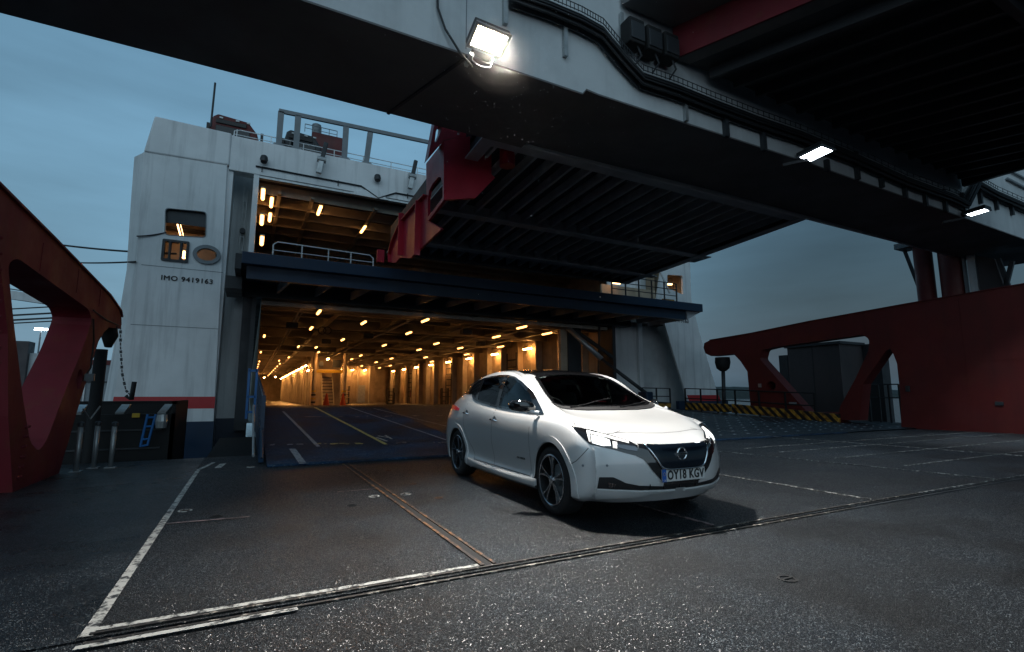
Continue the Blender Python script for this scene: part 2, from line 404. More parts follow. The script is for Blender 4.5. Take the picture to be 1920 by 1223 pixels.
def text_obj(body, size, m, loc, rot, parent=None, name='lettering', extrude=0.002, offset=0.0, sx=1.0, space=1.0):
    cu = bpy.data.curves.new(name, 'FONT'); cu.body = body; cu.size = size; cu.extrude = extrude; cu.bevel_depth = offset; cu.bevel_resolution = 0
    cu.align_x = 'CENTER'; cu.align_y = 'CENTER'; cu.space_character = space
    t_ = bpy.data.objects.new('t', cu); C.objects.link(t_)
    tm = bpy.data.meshes.new_from_object(t_.evaluated_get(bpy.context.evaluated_depsgraph_get()))
    bpy.data.objects.remove(t_); tm.materials.clear(); tm.materials.append(m)
    o = bpy.data.objects.new(name, tm); C.objects.link(o)
    o.location = loc; o.rotation_euler = rot; o.scale = (sx, 1, 1)
    if parent is not None: o.parent = parent
    return o
M['tyre'] = mat('tyre rubber', (0.016, 0.016, 0.017), 0.65, bump=0.3, bscale=80)

def glass(name, tint):
    m = bpy.data.materials.new(name); m.use_nodes = True
    n, l = m.node_tree.nodes, m.node_tree.links; n.clear()
    t = n.new('ShaderNodeBsdfTransparent'); t.inputs[0].default_value = (*tint, 1)
    g = n.new('ShaderNodeBsdfGlossy'); g.inputs['Roughness'].default_value = 0.02; g.inputs['Color'].default_value = (.9, .95, 1, 1)
    f = n.new('ShaderNodeFresnel'); f.inputs['IOR'].default_value = 1.52
    x = n.new('ShaderNodeMixShader'); l.new(f.outputs[0], x.inputs[0]); l.new(t.outputs[0], x.inputs[1]); l.new(g.outputs[0], x.inputs[2])
    o = n.new('ShaderNodeOutputMaterial'); l.new(x.outputs[0], o.inputs['Surface'])
    return m
M['glass'] = glass('windscreen glass', (.62, .68, .66))
M['sideglass'] = glass('tinted side glass', (.34, .42, .46))
M['darkglass'] = mat('dark glass', (0.006, 0.008, 0.010), 0.04)
M['seat'] = mat('dark seat fabric', (0.07, 0.075, 0.07), 0.8)
# ------------------------------------------------------------------ ground, water, shore
def sheet(name, x0, y0, x1, y1, z, m, kind='structure', nx=1, ny=1):
    mb = MB(); mb.add([(x0,y0,z),(x1,y0,z),(x1,y1,z),(x0,y1,z)], [(0,1,2,3)]); return mb.build(name, m, None, kind=kind)
water = sheet('water', -2500, -1500, 2500, 4000, -2.6, M['water'])
MB().box((-14, -30, -0.6), (60, 3.13, 0.0)).build('ground', M['asphalt'], None, kind='structure')
MB().box((-0.64, 3.165, -0.6), (24, 11.0, 0.0)).build('linkspan_deck', M['asphalt'], None, kind='structure')
MB().box((-14, 3.165, -0.6), (-0.645, 11.0, -0.002)).build('quay', M['quay'], None, kind='structure')
MB().box((-14, 3.13, -0.6), (60, 3.165, -0.015)).build('deck_joint', M['rust'], None, kind='structure')
# plate joints in the deck: two raised steel edges with worn paint
def joint(name, pts, w, m, z0=0.002, h=0.008):
    mb = MB()
    for i in range(len(pts) - 1):
        mb.bar((*pts[i], z0 + h / 2), (*pts[i + 1], z0 + h / 2), w, h)
    return mb.build(name, m, None, kind='structure')
joint('deck_seam', [(-0.6, 3.205), (7, 3.205)], 0.022, M['seamworn'])
joint('deck_seam', [(-0.6, 3.095), (5.5, 3.095)], 0.024, M['seamworn'])
joint('deck_seam', [(7, 3.205), (24, 3.205)], 0.020, M['line2'])
joint('deck_seam', [(5.5, 3.095), (24, 3.095)], 0.03, M['darksteel'])
joint('deck_seam', [(1.46, 3.24), (1.46, 8.9)], 0.026, M['seamrust'])
MB().box((1.48, 3.24, -.01), (1.535, 8.9, 0.002)).build('deck_seam', M['black'], None, kind='structure')
joint('deck_seam', [(1.548, 3.24), (1.548, 8.9)], 0.022, M['seamrust'])
for x0, x1, yA, yB in ((6.02, 6.12, 8.8, 3.25), (3.6, 3.68, 8.8, 3.25), (8.4, 9.1, 8.8, 3.25)):
    joint('deck_seam', [(x0, yA), (x1, yB)], 0.035, M['line2'] if x0 != 3.6 else M['linepink'])
for y in (4.5, 5.6, 6.7, 7.5):
    joint('deck_seam', [(9.5, y), (20.5, y)], 0.03, M['line2'])
joint('deck_seam', [(13.0, 3.2), (12.9, 8.8)], 0.03, M['line2'])
MB().box((-0.75, 11.0, -2.6), (0.32, 19.4, -0.25)).build('gap_dark_block', M['black'], None, kind='structure')  # black block added to keep the gap beside the ramp dark
# painted box
def strip(name, a, b, w, m, z=0.004):
    a = Vector((a[0], a[1], z)); b = Vector((b[0], b[1], z)); d = (b - a).normalized(); n = Vector((-d.y, d.x, 0)) * w / 2
    return MB().add([a + n, a - n, b - n, b + n], [(0, 1, 2, 3)]).build(name, m, None, kind='structure')
strip('road_marking', (-0.61, 3.18), (-0.61, 9.2), 0.055, M['line'], 0.006)
strip('road_marking', (-0.61, 9.2), (-0.45, 10.1), 0.06, M['line'], 0.006)
strip('road_marking', (-0.36, 9.3), (-0.30, 9.9), 0.09, M['line'], 0.006)
strip('road_marking', (-0.61, 3.262), (1.44, 3.262), 0.042, M['line'], 0.005)
strip('road_marking', (-0.62, 3.045), (0.3, 3.045), 0.04, M['line'], 0.014)
strip('road_marking', (-0.58, 5.55), (0.08, 5.5), 0.045, M['linepink'], 0.005)
strip('road_marking', (1.0, 6.4), (1.44, 6.4), 0.03, M['linepink'], 0.005)
# lashing pots let into the deck
def pot(p, r, label, paint):
    t = thing('lashing_pot', label, 'lashing pot', GP(p), group=None)
    c = Vector(t.location)
    MB().lathe([(r, -.01), (r, .005), (r * .72, .006), (r * .68, -.012)], c, (0, 0, 1), 20).build('rim', paint, t)
    MB().bar(c + Vector((-r * .7, 0, .004)), c + Vector((r * .7, 0, .004)), r * .25, .006).build('cross_bar', M['black'] if paint == M['black'] else M['rust'], t)
    MB().lathe([(r * .7, -.012), (r * .7, -.002)], c, (0, 0, 1), 16).build('cup', M['black'], t)
pot((347, 958), .062, 'white rimmed lashing pot beside the long white line on the left', M['line'])
pot((406, 969), .055, 'black lashing pot level with the pink line end', M['black'])
pot((701, 931), .062, 'white rimmed lashing pot just left of the rusty centre seam', M['line'])
pot((761, 927), .062, 'white rimmed lashing pot just right of the rusty centre seam', M['line'])
pot((660, 948), .05, 'small black lashing pot left of the rusty centre seam', M['black'])
pot((728, 883), .045, 'small rusty lashing pot near the ramp lip and the centre seam', M['rust'])
pot((775, 908), .045, 'small rusty lashing pot between centre seam and rear wheel', M['rust'])
pot((822, 934), .05, 'rust stained lashing pot in front of the rear wheel shadow', M['rust'])
pot((470, 876), .06, 'white rimmed lashing pot near the left corner of the blue ramp lip', M['line'])
pot((1476, 1086), .06, 'sunken black lashing pot in the dark foreground at lower right', M['black'])
# far shore and wooded hills
def hills(name, pts, y, h, depth, seed):
    rnd = random.Random(seed); mb = MB(); n = len(pts)
    rows = []
    xs = [pts[0][0] + (pts[-1][0] - pts[0][0]) * i / 160 for i in range(161)]
    def hh(x):
        for i in range(n - 1):
            if pts[i][0] <= x <= pts[i + 1][0]:
                t = (x - pts[i][0]) / (pts[i + 1][0] - pts[i][0]); return pts[i][1] * (1 - t) + pts[i + 1][1] * t
        return pts[-1][1]
    for k, (dy, f) in enumerate(((0, 0), (8, .55), (25, .9), (60, 1.0), (depth, .7))):
        for x in xs: mb.v.append((x, y + dy, -2.6 + (hh(x) + rnd.uniform(-.5, .9) * h) * f))
    m = len(xs)
    for k in range(4):
        for i in range(m - 1): mb.f.append((k * m + i, k * m + i + 1, k * m + m + i + 1, k * m + m + i))
    return mb.build(name, M['hill'], None, kind='structure')
hills('far_shore', [(150, 6), (300, 9), (420, 11), (600, 16), (760, 9), (1100, 14), (1500, 9)], 430, 1.6, 160, 3)
hills('far_shore', [(-500, 4), (-300, 7), (-120, 5), (-20, 3)], 330, 1.2, 120, 4)

# ------------------------------------------------------------------ the ferry
YS = 20.0
ferry = thing('car_ferry', 'white and blue car ferry moored stern-on with its lit vehicle deck open', 'ferry', (8, YS, 0))
def rectloop(cx, cz, w, h, r, n=5): return round_poly([(cx-w/2,cz-h/2),(cx+w/2,cz-h/2),(cx+w/2,cz+h/2),(cx-w/2,cz+h/2)], r, n)
# left stern tower, solid plating with three openings
tl = [YP(p, YS) for p in ((213, 745), (232, 640), (255, 500), (262, 380), (269, 285))]
outer = [(-1.0, -3.0), (-1.0, .28), (-1.22, 9.66)] + [(p.x, p.z) for p in reversed(tl)] + [(-4.05, -3.0)]
w1 = [YP(p, YS) for p in ((311, 391), (386, 398), (385, 445), (310, 440))]
hole1 = round_poly([(p.x, p.z) for p in w1], .12, 4)
sq = YP((329, 471), YS); ov = YP((388, 478), YS)
hole2 = rectloop(sq.x, sq.z, .62, .60, .03, 2)
hole3 = [(ov.x + .30 * math.cos(a), ov.z + .22 * math.sin(a)) for a in [i * math.pi / 12 for i in range(24)]]
tw = MB().plate(outer, [hole1, hole2, hole3], lambda a, b: (a, YS, b), (0, .10, 0)).build('stern_tower_plating', M['white'], ferry)
side_pts = [(p.x, p.z) for p in tl]
mb = MB(); pr = [(outer[-1][0], -3.0)] + side_pts
for (a, b), (c, d) in zip(pr[:-1], pr[1:]): mb.add([(a, YS + .05, b), (c, YS + .05, d), (c - .35, YS + .6, d), (a - .35, YS + .6, b)], [(0, 1, 2, 3)]); mb.add([(a - .35, YS + .6, b), (c - .35, YS + .6, d), (c - .6, YS + 90, d), (a - .6, YS + 90, b)], [(0, 1, 2, 3)])
o = mb.build('hull_side', M['white'], ferry, smooth=True)
top = [YP(p, YS - .04) for p in ((269, 284), (290, 217), (435, 250), (430, 310))]
MB().prism([(p.x, YS - .04, p.z) for p in top], (0, 3.0, 0)).build('tower_top', M['white'], ferry, bevel=.05)
MB().box((-1.24, YS + .1, -2.8), (-1.0, YS + 2.4, 9.6)).build('tower_inner_side', M['white'], ferry)
# colour bands on the tower foot, thin painted plates
zr1, zr2, zr3 = YP((400, 744), YS).z, YP((400, 766), YS).z, YP((400, 790), YS).z
def tx(z): 
    p = tl[0]; q = tl[1]; return p.x + (q.x - p.x) * (z - p.z) / (q.z - p.z)
MB().prism([(tx(zr1), YS - .004, zr1), (-1.0, YS - .004, zr1), (-1.0, YS - .004, zr2), (tx(zr2), YS - .004, zr2)], (0, .003, 0)).build('red_band', M['stripered'], ferry)
MB().prism([(-4.1, YS - .006, zr3), (-.98, YS - .006, zr3), (-.98, YS - .006, -3), (-4.2, YS - .006, -3)], (0, .005, 0)).build('blue_boot_top', M['blue'], ferry)
MB().box((-1.35, YS - 1.6, -1.55), (.2, YS, -.95)).build('stern_fender_sill', M['blue'], ferry, bevel=.05)
MB().box((-4.0, YS - .35, -1.25), (-.9, YS - .01, -.98)).build('rubbing_strake', M['brightblue'], ferry, bevel=.04)
# small lobby behind the three openings
lob = MB(); x0, x1, z0, z1 = w1[0].x - .3, w1[1].x + .40, w1[2].z - 1.15, w1[0].z + .3
lob.add([(x0,YS+.12,z0),(x1,YS+.12,z0),(x1,YS+1.3,z0),(x0,YS+1.3,z0),(x0,YS+.12,z1),(x1,YS+.12,z1),(x1,YS+1.3,z1),(x0,YS+1.3,z1)], [(0,1,2,3),(4,5,6,7),(2,3,7,6),(0,3,7,4),(1,2,6,5)])
lob.build('mooring_lobby', M['cream'], ferry)
MB().box((x0, YS + .9, w1[0].z - .42), (x1, YS + 1.25, w1[0].z - .34)).build('lobby_beam', M['ceildark'], ferry)
MB().box((x0, YS + .11, w1[0].z - .45), (x1, YS + .16, w1[0].z + .1)).build('lobby_blind', M['darksteel'], ferry)
def tube_light(parent, c, L, ax, m=M['warmlamp'], r=.05, name='ceiling_light'):
    c = Vector(c); a = Vector(ax).normalized() * L / 2
    o = MB().bar(c - a * 1.1 + Vector((0, 0, .055)), c + a * 1.1 + Vector((0, 0, .055)), r * 2.6, .05).build(name, M['ceil'], parent)
    return MB().tube([c - a, c - a * .9, c + a * .9, c + a], [r * .6, r, r, r * .6], 8).build('diffuser', m, o)
lp = YP((338, 432), YS + .6); tube_light(ferry, lp, .5, (.3, 0, -1), M['portlamp'], .06, 'lobby_light')
lp = YP((345, 478), YS + .6); tube_light(ferry, lp, .28, (0, 0, 1), M['portlamp'], .05, 'lobby_light')
# window and fairlead frames
def frame_ring(loop, w, dep, m, name):
    cx = sum(p[0] for p in loop) / len(loop); cz = sum(p[1] for p in loop) / len(loop)
    out = []
    for x, z in loop:
        d = Vector((x - cx, z - cz)); d = d.normalized() * w; out.append((x + d.x, z + d.y))
    return MB().plate(out, [loop], lambda a, b: (a, YS - dep, b), (0, dep + .12, 0)).build(name, m, ferry)
frame_ring(hole1, .03, .015, M['greypost'], 'window_frame')
frame_ring(hole2, .10, .05, M['darksteel'], 'square_fairlead')
frame_ring(hole3, .12, .07, M['greypost'], 'oval_fairlead')
for dx in (-.16, .16):
    MB().lathe([(.05, 0), (.035, .1), (.05, .6)], (sq.x + dx, YS - .02, sq.z - .3), (0, 0, 1), 12).build('fairlead_roller', M['darksteel'], ferry)
# weld seams
for z in (6.3 - .9, 3.4):
    MB().box((tx(z) + .1, YS - .006, z), (-1.08, YS, z + .02)).build('plate_seam', M['greypost'], ferry)
t = text_obj('IMO 9419163', .225, M['blackpaint'], (-2.10 - 8, -.012, YP((350, 525), YS).z), (R_(90), 0, 0), ferry, 'imo_lettering', .004, .006, 1.08, 1.12)
# recessed walls beside the door
def rect_y(name, x0, x1, z0, z1, y, m, par=ferry, th=.1, **k): return MB().box((x0, y, z0), (x1, y + th, z1)).build(name, m, par, **k)
rect_y('recess_wall', -1.25, -.36, .30, 10.0, YS + 1.5, M['white'])
rect_y('recess_foot', -1.25, .0, -3, .30, YS + 1.45, M['blue'])
rect_y('door_jamb', -.40, .0, -.1, 6.2, YS + .6, M['darksteel'], th=1.0)
MB().box((-.10, YS, .2), (.04, YS + .6, 4.7)).build('door_jamb', M['darksteel'], ferry)
# hatch hinge / ladder running up the recess
lad = MB()
for dx in (-.06, .06): lad.tube([(-.62 + dx, YS + 1.3, 5.6), (-.58 + dx, YS + 1.2, 9.3)], .02, 6)
for k in range(8): lad.bar((-.68, YS + 1.3 - k * .012, 5.7 + k * .48), (-.52, YS + 1.3 - k * .012, 5.7 + k * .48), .03)
lad.build('recess_ladder', M['white'], ferry)
MB().lathe([(.10, -.1), (.10, .1)], (-.60, YS + 1.2, 7.35), (0, 1, 0), 14).build('ladder_hinge', M['darksteel'], ferry)
MB().box((-.72, YS + .9, 4.9), (-.42, YS + 1.5, 5.5)).build('cable_box', M['white'], ferry, bevel=.03)
# upper stern header with the upper garage opening
H = [YP(p, YS) for p in ((437, 254), (800, 321))]
hz = H[0].z
MB().box((-1.15, YS, 9.22), (20.2, YS + .5, hz)).build('stern_header', M['white'], ferry, bevel=.02)
MB().box((-.34, YS + .02, 6.2), (-.16, YS + .5, 9.22)).build('stern_jamb', M['white'], ferry)
MB().box((-.16, YS + .02, 9.12), (19.5, YS + .2, 9.20)).build('opening_coaming', M['galv'], ferry)
MB().tube([(-.30, YS - .04, 9.52), (3.5, YS - .04, 9.50), (4.2, YS - .04, 9.12), (4.9, YS - .04, 9.48), (16, YS - .04, 9.46)], .03, 6).build('conduit', M['cable'], ferry)
MB().prism([(3.0, YS - .05, 9.1), (4.1, YS - .05, 9.55), (4.6, YS - .05, 9.1)], (0, .06, 0)).build('header_gusset', M['white'], ferry)
for x in (-.1, 2.6, 5.4, 8.1): MB().box((x, YS - .06, 9.35), (x + .03, YS, 9.55)).build('conduit_clip', M['cable'], ferry)
# header floodlights and latches
for px in ((495, 300), (708, 335)):
    p = YP(px, YS - .2); h = MB().lathe([(.11, -.1), (.14, .02), (.12, .14), (.05, .2)], p, (0, .35, 1), 12).build('deck_lamp', M['darksteel'], ferry); smooth_angle(h)
    MB().bar(p + Vector((0, 0, .1)), p + Vector((0, .25, .12)), .06).build('lamp_bracket', M['darksteel'], h)
for px, tilt in (((610, 302), -.12), ((765, 330), .2)):
    p = YP(px, YS - .3)
    h = MB().bar(p + Vector((-.1 + tilt, 0, -.55)), p + Vector((tilt, 0, .1)), .20, .16).build('cleat_arm', M['galv'], ferry, bevel=.02)
    MB().bar(p + Vector((tilt, 0, .05)), p + Vector((tilt + .12, 0, .75)), .16, .12).build('cleat_hook', M['darksteel'], h, bevel=.03)
    MB().lathe([(.12, -.16), (.12, .16)], p + Vector((tilt - .02, 0, .02)), (1, 0, 0), 14).build('cleat_pin', M['galv'], h)
# upper deck bulwark rail and the framed guard on top
tz = hz
rl = MB(); rl.tube([(-1.1, YS + .3, tz), (-1.08, YS + .3, tz + .33), (-.9, YS + .3, tz + .4), (20, YS + .3, tz + .4)], .02, 6); rl.tube([(-1.1, YS + .3, tz + .2), (20, YS + .3, tz + .2)], .015, 6)
for k in range(18): rl.bar((-1 + k * 1.15, YS + .3, tz), (-1 + k * 1.15, YS + .3, tz + .4), .03)
rl.build('top_railing', M['white'], ferry)
fr = [YP(p, YS + .15) for p in ((523, 208), (560, 214), (665, 237), (700, 244), (808, 268))]
MB().bar(fr[0], fr[-1] + Vector((.6, 0, .02)), .10, .16).build('guard_frame_beam', M['greypost'], ferry, bevel=.01)
for px in ((530, 268, .0), (560, 272, .0), (640, 290, .0), (690, 298, .1)):
    a = YP((px[0], px[1] - 50), YS + .15)
    xx = {530: fr[0].x + .07, 560: fr[1].x - .02, 640: 2.83, 690: 3.80}[px[0]]
    MB().prism([(xx - .10, YS + .1, fr[0].z - .02), (xx + .12, YS + .1, fr[0].z - .02), (xx + .10 - px[2], YS + .1, tz + .12), (xx + .32 - px[2], YS + .1, tz), (xx - .28 - px[2], YS + .1, tz), (xx - .10 - px[2], YS + .1, tz + .12)], (0, .12, 0)).build('guard_frame_post', M['greypost'], ferry)
p = YP((396, 228), YS + .4); MB().tube([(p.x, p.y, p.z - .2), (p.x + .02, p.y, YP((397, 154), YS + .4).z)], .035, 8).build('whip_mast', M['darksteel'], ferry)
# upper garage: deckhead, beams, back wall
UZ0, UZ1 = 5.95, 9.25
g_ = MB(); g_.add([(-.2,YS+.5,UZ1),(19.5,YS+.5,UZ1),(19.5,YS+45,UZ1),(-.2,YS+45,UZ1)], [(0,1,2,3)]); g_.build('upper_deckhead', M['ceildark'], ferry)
g_ = MB(); g_.add([(-.2,YS+.5,UZ0),(19.5,YS+.5,UZ0),(19.5,YS+45,UZ0),(-.2,YS+45,UZ0)], [(0,1,2,3)]); g_.build('upper_deck', M['decksteel'], ferry)
g_ = MB(); g_.add([(-.2,YS+.5,UZ0),(-.2,YS+45,UZ0),(-.2,YS+45,UZ1),(-.2,YS+.5,UZ1)], [(0,1,2,3)]); g_.add([(19.5,YS+.5,UZ0),(19.5,YS+45,UZ0),(19.5,YS+45,UZ1),(19.5,YS+.5,UZ1)], [(0,1,2,3)]); g_.add([(-.2,YS+9.5,UZ0),(19.5,YS+9.5,UZ0),(19.5,YS+9.5,UZ1),(-.2,YS+9.5,UZ1)], [(0,1,2,3)]); g_.build('upper_garage_wall', M['cream'], ferry)
for k in range(7):
    MB().box((-.2, YS + .8 + k * 1.3, UZ1 - .42), (19.4, YS + .84 + k * 1.3, UZ1 - .01)).build('deckhead_beam', M['ceil'], ferry)
for x in (.5, 1.7, 4.2, 6.6): MB().box((x, YS + .6, UZ1 - .40), (x + .14, YS + 9.4, UZ1 - .30)).build('deckhead_girder', M['ceil'], ferry)
for k in range(9): MB().box((1.2 + k * .55, YS + 9.1, UZ0 + 1.2), (1.3 + k * .55, YS + 9.45, UZ1 - .4)).build('wall_stiffener', M['ceil'], ferry)
for px, y in (((493, 365), YS + .5), ((509, 380), YS + 1.6), ((506, 408), YS + 3.6), ((599, 395), YS + 1.6), ((681, 430), YS + 3.4), ((491, 452), YS + .5), ((491, 413), YS + .5)):
    p = YP(px, y); tube_light(ferry, p, 1.1, (0, 1, 0), M['warmlamp2'], .06)
# main garage: X 0.2..16, deckhead 4.75
GX0, GX1, GZ0, GZ1, GY1 = .20, 16.2, .25, 4.95, 96.0
def quad(name, pts, m, par=ferry): return MB().add(pts, [(0, 1, 2, 3)]).build(name, m, par)
quad('garage_deck', [(GX0-.2,YS-1.5,GZ0),(GX1+4,YS-1.5,GZ0),(GX1+4,GY1,GZ0),(GX0-.2,GY1,GZ0)], M['decksteel'])
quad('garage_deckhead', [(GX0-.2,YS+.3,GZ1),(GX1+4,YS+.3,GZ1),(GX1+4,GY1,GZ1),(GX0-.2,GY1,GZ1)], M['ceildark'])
quad('garage_wall', [(GX0,YS+.3,GZ0),(GX0,GY1,GZ0),(GX0,GY1,GZ1),(GX0,YS+.3,GZ1)], M['cream'])
quad('garage_wall', [(GX1,YS+.3,GZ0),(GX1,GY1,GZ0),(GX1,GY1,GZ1),(GX1,YS+.3,GZ1)], M['cream'])
quad('garage_end_wall', [(GX0,GY1-.1,GZ0),(GX1,GY1-.1,GZ0),(GX1,GY1-.1,GZ1),(GX0,GY1-.1,GZ1)], M['cream'])
# transverse beams, deeper every third; curved stiffeners near the mouth
for k in range(30):
    y = YS + 1.6 + k * 2.45; d = .48 if k % 2 == 0 else .30
    MB().box((GX0, y, GZ1 - d), (GX1, y + .05, GZ1 - .005)).build('deckhead_beam', M['ceil'], ferry)
    MB().box((GX0, y - .10, GZ1 - d - .03), (GX1, y + .15, GZ1 - d)).build('beam_flange', M['ceil'], ferry)
for x in (3.1, 5.9, 8.9, 11.9, 14.3):
    MB().box((x, YS + .4, GZ1 - .38), (x + .06, 80, GZ1 - .006)).build('deckhead_girder', M['ceil'], ferry)
    MB().box((x - .08, YS + .4, GZ1 - .42), (x + .14, 80, GZ1 - .38)).build('girder_flange', M['ceil'], ferry)
for k in range(24):                                                     # rib grid right behind the door
    x = .7 + k * .66
    MB().bar((x, YS + .35, GZ1 - .46), (x + .02, YS + 1.5, GZ1 - .30), .07, .10).build('mouth_rib', M['ceil'], ferry)
for y in (YS + .38, YS + .95): MB().box((GX0, y, GZ1 - .52), (GX1, y + .05, GZ1 - .36)).build('mouth_beam', M['ceil'], ferry)
# ceiling lights
LZ = 4.30
ll = [(2.2,20.4),(4.3,22.5),(2.45,25.5),(6.5,20.6),(7.1,25.2),(.55,30.1),(4.6,30),(7.5,32.2),(2.7,35.6),(3.8,35.7),(.6,41.5),(4.4,39.6),(2.8,46.2),(10.1,29.6),(10.4,34.2),(12.5,31.7),(14.9,36.4),(2.3,51),(7.8,41.4),(7.9,46.1),(13,40.8),(10.8,43.5),(10.7,49),(15.2,45.8),(11.2,20.6),(13.5,22.1),(11.8,24.6),(14.5,29.6)]
for y in (56, 61, 66, 71, 76, 81, 86, 91): ll += [(.7, y - 3), (2.6, y)]
for y in (54, 59, 64, 69): ll += [(7.9, y), (10.7, y + 2), (13.3, y)]
for x, y in ll: tube_light(ferry, (x, y, LZ), .95, (0, 1, 0), M['warmlamp'], .048)
# frames, panels and wall lamps on the right hand wall
yy = YS + 2.2; k = 0
while yy < 80:
    MB().box((GX1 - .42, yy, GZ0), (GX1 - .02, yy + .14, GZ1 - .3)).build('side_frame', M['ceil'] if k % 3 else M['cream'], ferry)
    if k % 2 == 0: 
        tube_light(ferry, (GX1 - .38, yy + 1.25, 4.12), 1.1, (0, 1, 0), M['walllamp'], .055, 'wall_lamp')
    if k % 5 == 3:
        q = MB()
        for z in (1.0, 1.5, 2.0, 2.5, 3.0, 3.5): q.box((GX1 - .45, yy + .2, z), (GX1 - .2, yy + 1.6, z + .06))
        q.box((GX1 - .46, yy + .2, GZ0), (GX1 - .40, yy + .28, 4.0)); q.box((GX1 - .46, yy + 1.55, GZ0), (GX1 - .40, yy + 1.62, 4.0)); q.build('pipe_rack', M['ceildark'], ferry)
    if k % 4 == 1: MB().box((GX1 - .30, yy + .5, .9), (GX1 - .05, yy + 1.1, 1.7)).build('fire_locker', M['red'], ferry)
    yy += 2.45; k += 1
# inner bulkhead further in with doors, rungs and yellow guards
rect_y('cross_bulkhead', 8.4, 13.0, GZ0, 4.5, 60, M['cream'])
rect_y('cross_bulkhead', 13.9, GX1 - .4, GZ0, 4.5, 66, M['cream'])
for x in (8.4, 9.7, 11.0, 12.3): MB().box((x, 59.6, GZ0), (x + .12, 60, 4.5)).build('bulkhead_frame', M['ceil'], ferry)
for x in (9.0, 10.3, 11.7):
    tube_light(ferry, (x, 59.3, 4.0), 1.1, (0, 1, 0), M['walllamp'], .06, 'wall_lamp')
MB().box((11.15, 59.94, .3), (11.95, 60, 2.3)).build('bulkhead_door', M['galv'], ferry)
# centre casing of the left lane
CX0, CX1, CY0 = 4.62, 7.0, 44.5
MB().box((CX0, CY0 + 2.2, GZ0), (CX0 + .1, 92, GZ1)).build('casing_wall', M['cream'], ferry)
MB().box((CX0 + .1, CY0 + 2.2, GZ0), (CX1, CY0 + 2.3, GZ1)).build('casing_front', M['cream'], ferry)
MB().box((CX1, CY0 + 2.2, GZ0), (CX1 + .1, 92, GZ1)).build('casing_wall', M['cream'], ferry)
for k in range(18): MB().box((CX0 - .14, CY0 + 2.6 + k * 2.4, GZ0), (CX0, CY0 + 2.75 + k * 2.4, GZ1 - .5)).build('casing_frame', M['ceil'], ferry)
for k in range(13): tube_light(ferry, (CX0 - .35, CY0 + 3.0 + k * 3.2, 3.7), 1.2, (0, 1, 0), M['walllamp'], .06, 'wall_lamp')
for i, x in enumerate((CX0 + .1, CX1 + .1)):
    c = MB().lathe([(.17, GZ0), (.17, GZ1 - .3)], (x, CY0, 0), (0, 0, 1), 16).build('pillar', M['cream'], ferry); smooth_angle(c)
    for b in range(4): MB().lathe([(.176, .5 + b * .3), (.176, .65 + b * .3)], (x, CY0, 0), (0, 0, 1), 16).build('pillar_band', M['yellow'] if b % 2 else M['blackpaint'], c)
MB().box((CX0, CY0 - .1, 3.0), (CX1 + .2, CY0 + .1, 3.25)).build('casing_lintel', M['yellow'], ferry)
MB().box((CX0, CY0, 3.25), (CX1 + .2, CY0 + 2.2, 3.3)).build('casing_platform', M['ceil'], ferry)
for i in range(10): MB().box((5.5, CY0 + .3 + i * .18, GZ0 + i * .27), (6.4, CY0 + .5 + i * .18, GZ0 + i * .27 + .05)).build('stair_tread', M['ceildark'], ferry)
for x in (5.5, 6.4): MB().bar((x, CY0 + .3, GZ0), (x, CY0 + 2.1, GZ0 + 2.8), .06, .2).build('stair_stringer', M['ceil'], ferry)
MB().box((5.0, CY0 - .1, 3.5), (5.35, CY0, 3.95)).build('junction_box', M['darksteel'], ferry)
MB().box((6.1, CY0 - .1, 3.45), (6.75, CY0, 4.1)).build('junction_box', M['darksteel'], ferry)
MB().bar((5.3, CY0 + .2, GZ1 - .3), (7.0, CY0 + .2, 3.3), .07).build('casing_brace', M['cream'], ferry)
tube_light(ferry, (5.6, CY0 - .8, 4.1), 1.1, (0, 1, 0), M['walllamp'], .055, 'wall_lamp')
tube_light(ferry, (4.3, CY0 + 1, 3.2), 1.1, (0, 1, 0), M['walllamp'], .055, 'wall_lamp')
for x, z, r_ in ((1.6, 4.5, .05), (1.75, 4.5, .03), (6.4, 4.55, .06), (12.6, 4.5, .05), (12.75, 4.52, .03), (9.6, 4.55, .04)):
    MB().tube([(x, YS + .5, z), (x, 85, z)], r_, 8).build('deckhead_pipe', M['ceil'], ferry, smooth=True)
for x, y in ((1.3, 24.5), (5.2, 27), (9.2, 23), (12.2, 28), (3.6, 31)):
    MB().box((x, y, 4.15), (x + .5, y + .35, 4.4)).build('fan_housing', M['ceildark'], ferry, bevel=.02)
for x in (7.35, 7.9, 8.45, 9.0): MB().box((x, 52, GZ0), (x + .08, 52.1, 3.9)).build('rack_post', M['cream'], ferry)
for z in (.9, 1.5, 2.1, 2.7, 3.3, 3.85): MB().box((7.35, 51.97, z), (9.1, 52.05, z + .07)).build('rack_shelf', M['cream'], ferry)
tube_light(ferry, (8.1, 51.2, 4.1), 1.1, (0, 1, 0), M['walllamp'], .055, 'wall_lamp')
tube_light(ferry, (2.0, 88, 3.9), 1.1, (0, 1, 0), M['walllamp'], .09, 'wall_lamp')
tube_light(ferry, (3.4, 84, 3.9), 1.1, (0, 1, 0), M['walllamp'], .09, 'wall_lamp')
# speed and height signs on a beam
for dx in (0, .55):
    p = YP((604 + dx * 18, 620), 26.2); MB().tube([p + Vector((math.cos(a) * .18, 0, math.sin(a) * .18)) for a in [i * math.pi / 10 for i in range(20)]], .022, 6, closed=True).build('sign_ring', M['blackpaint'], ferry)
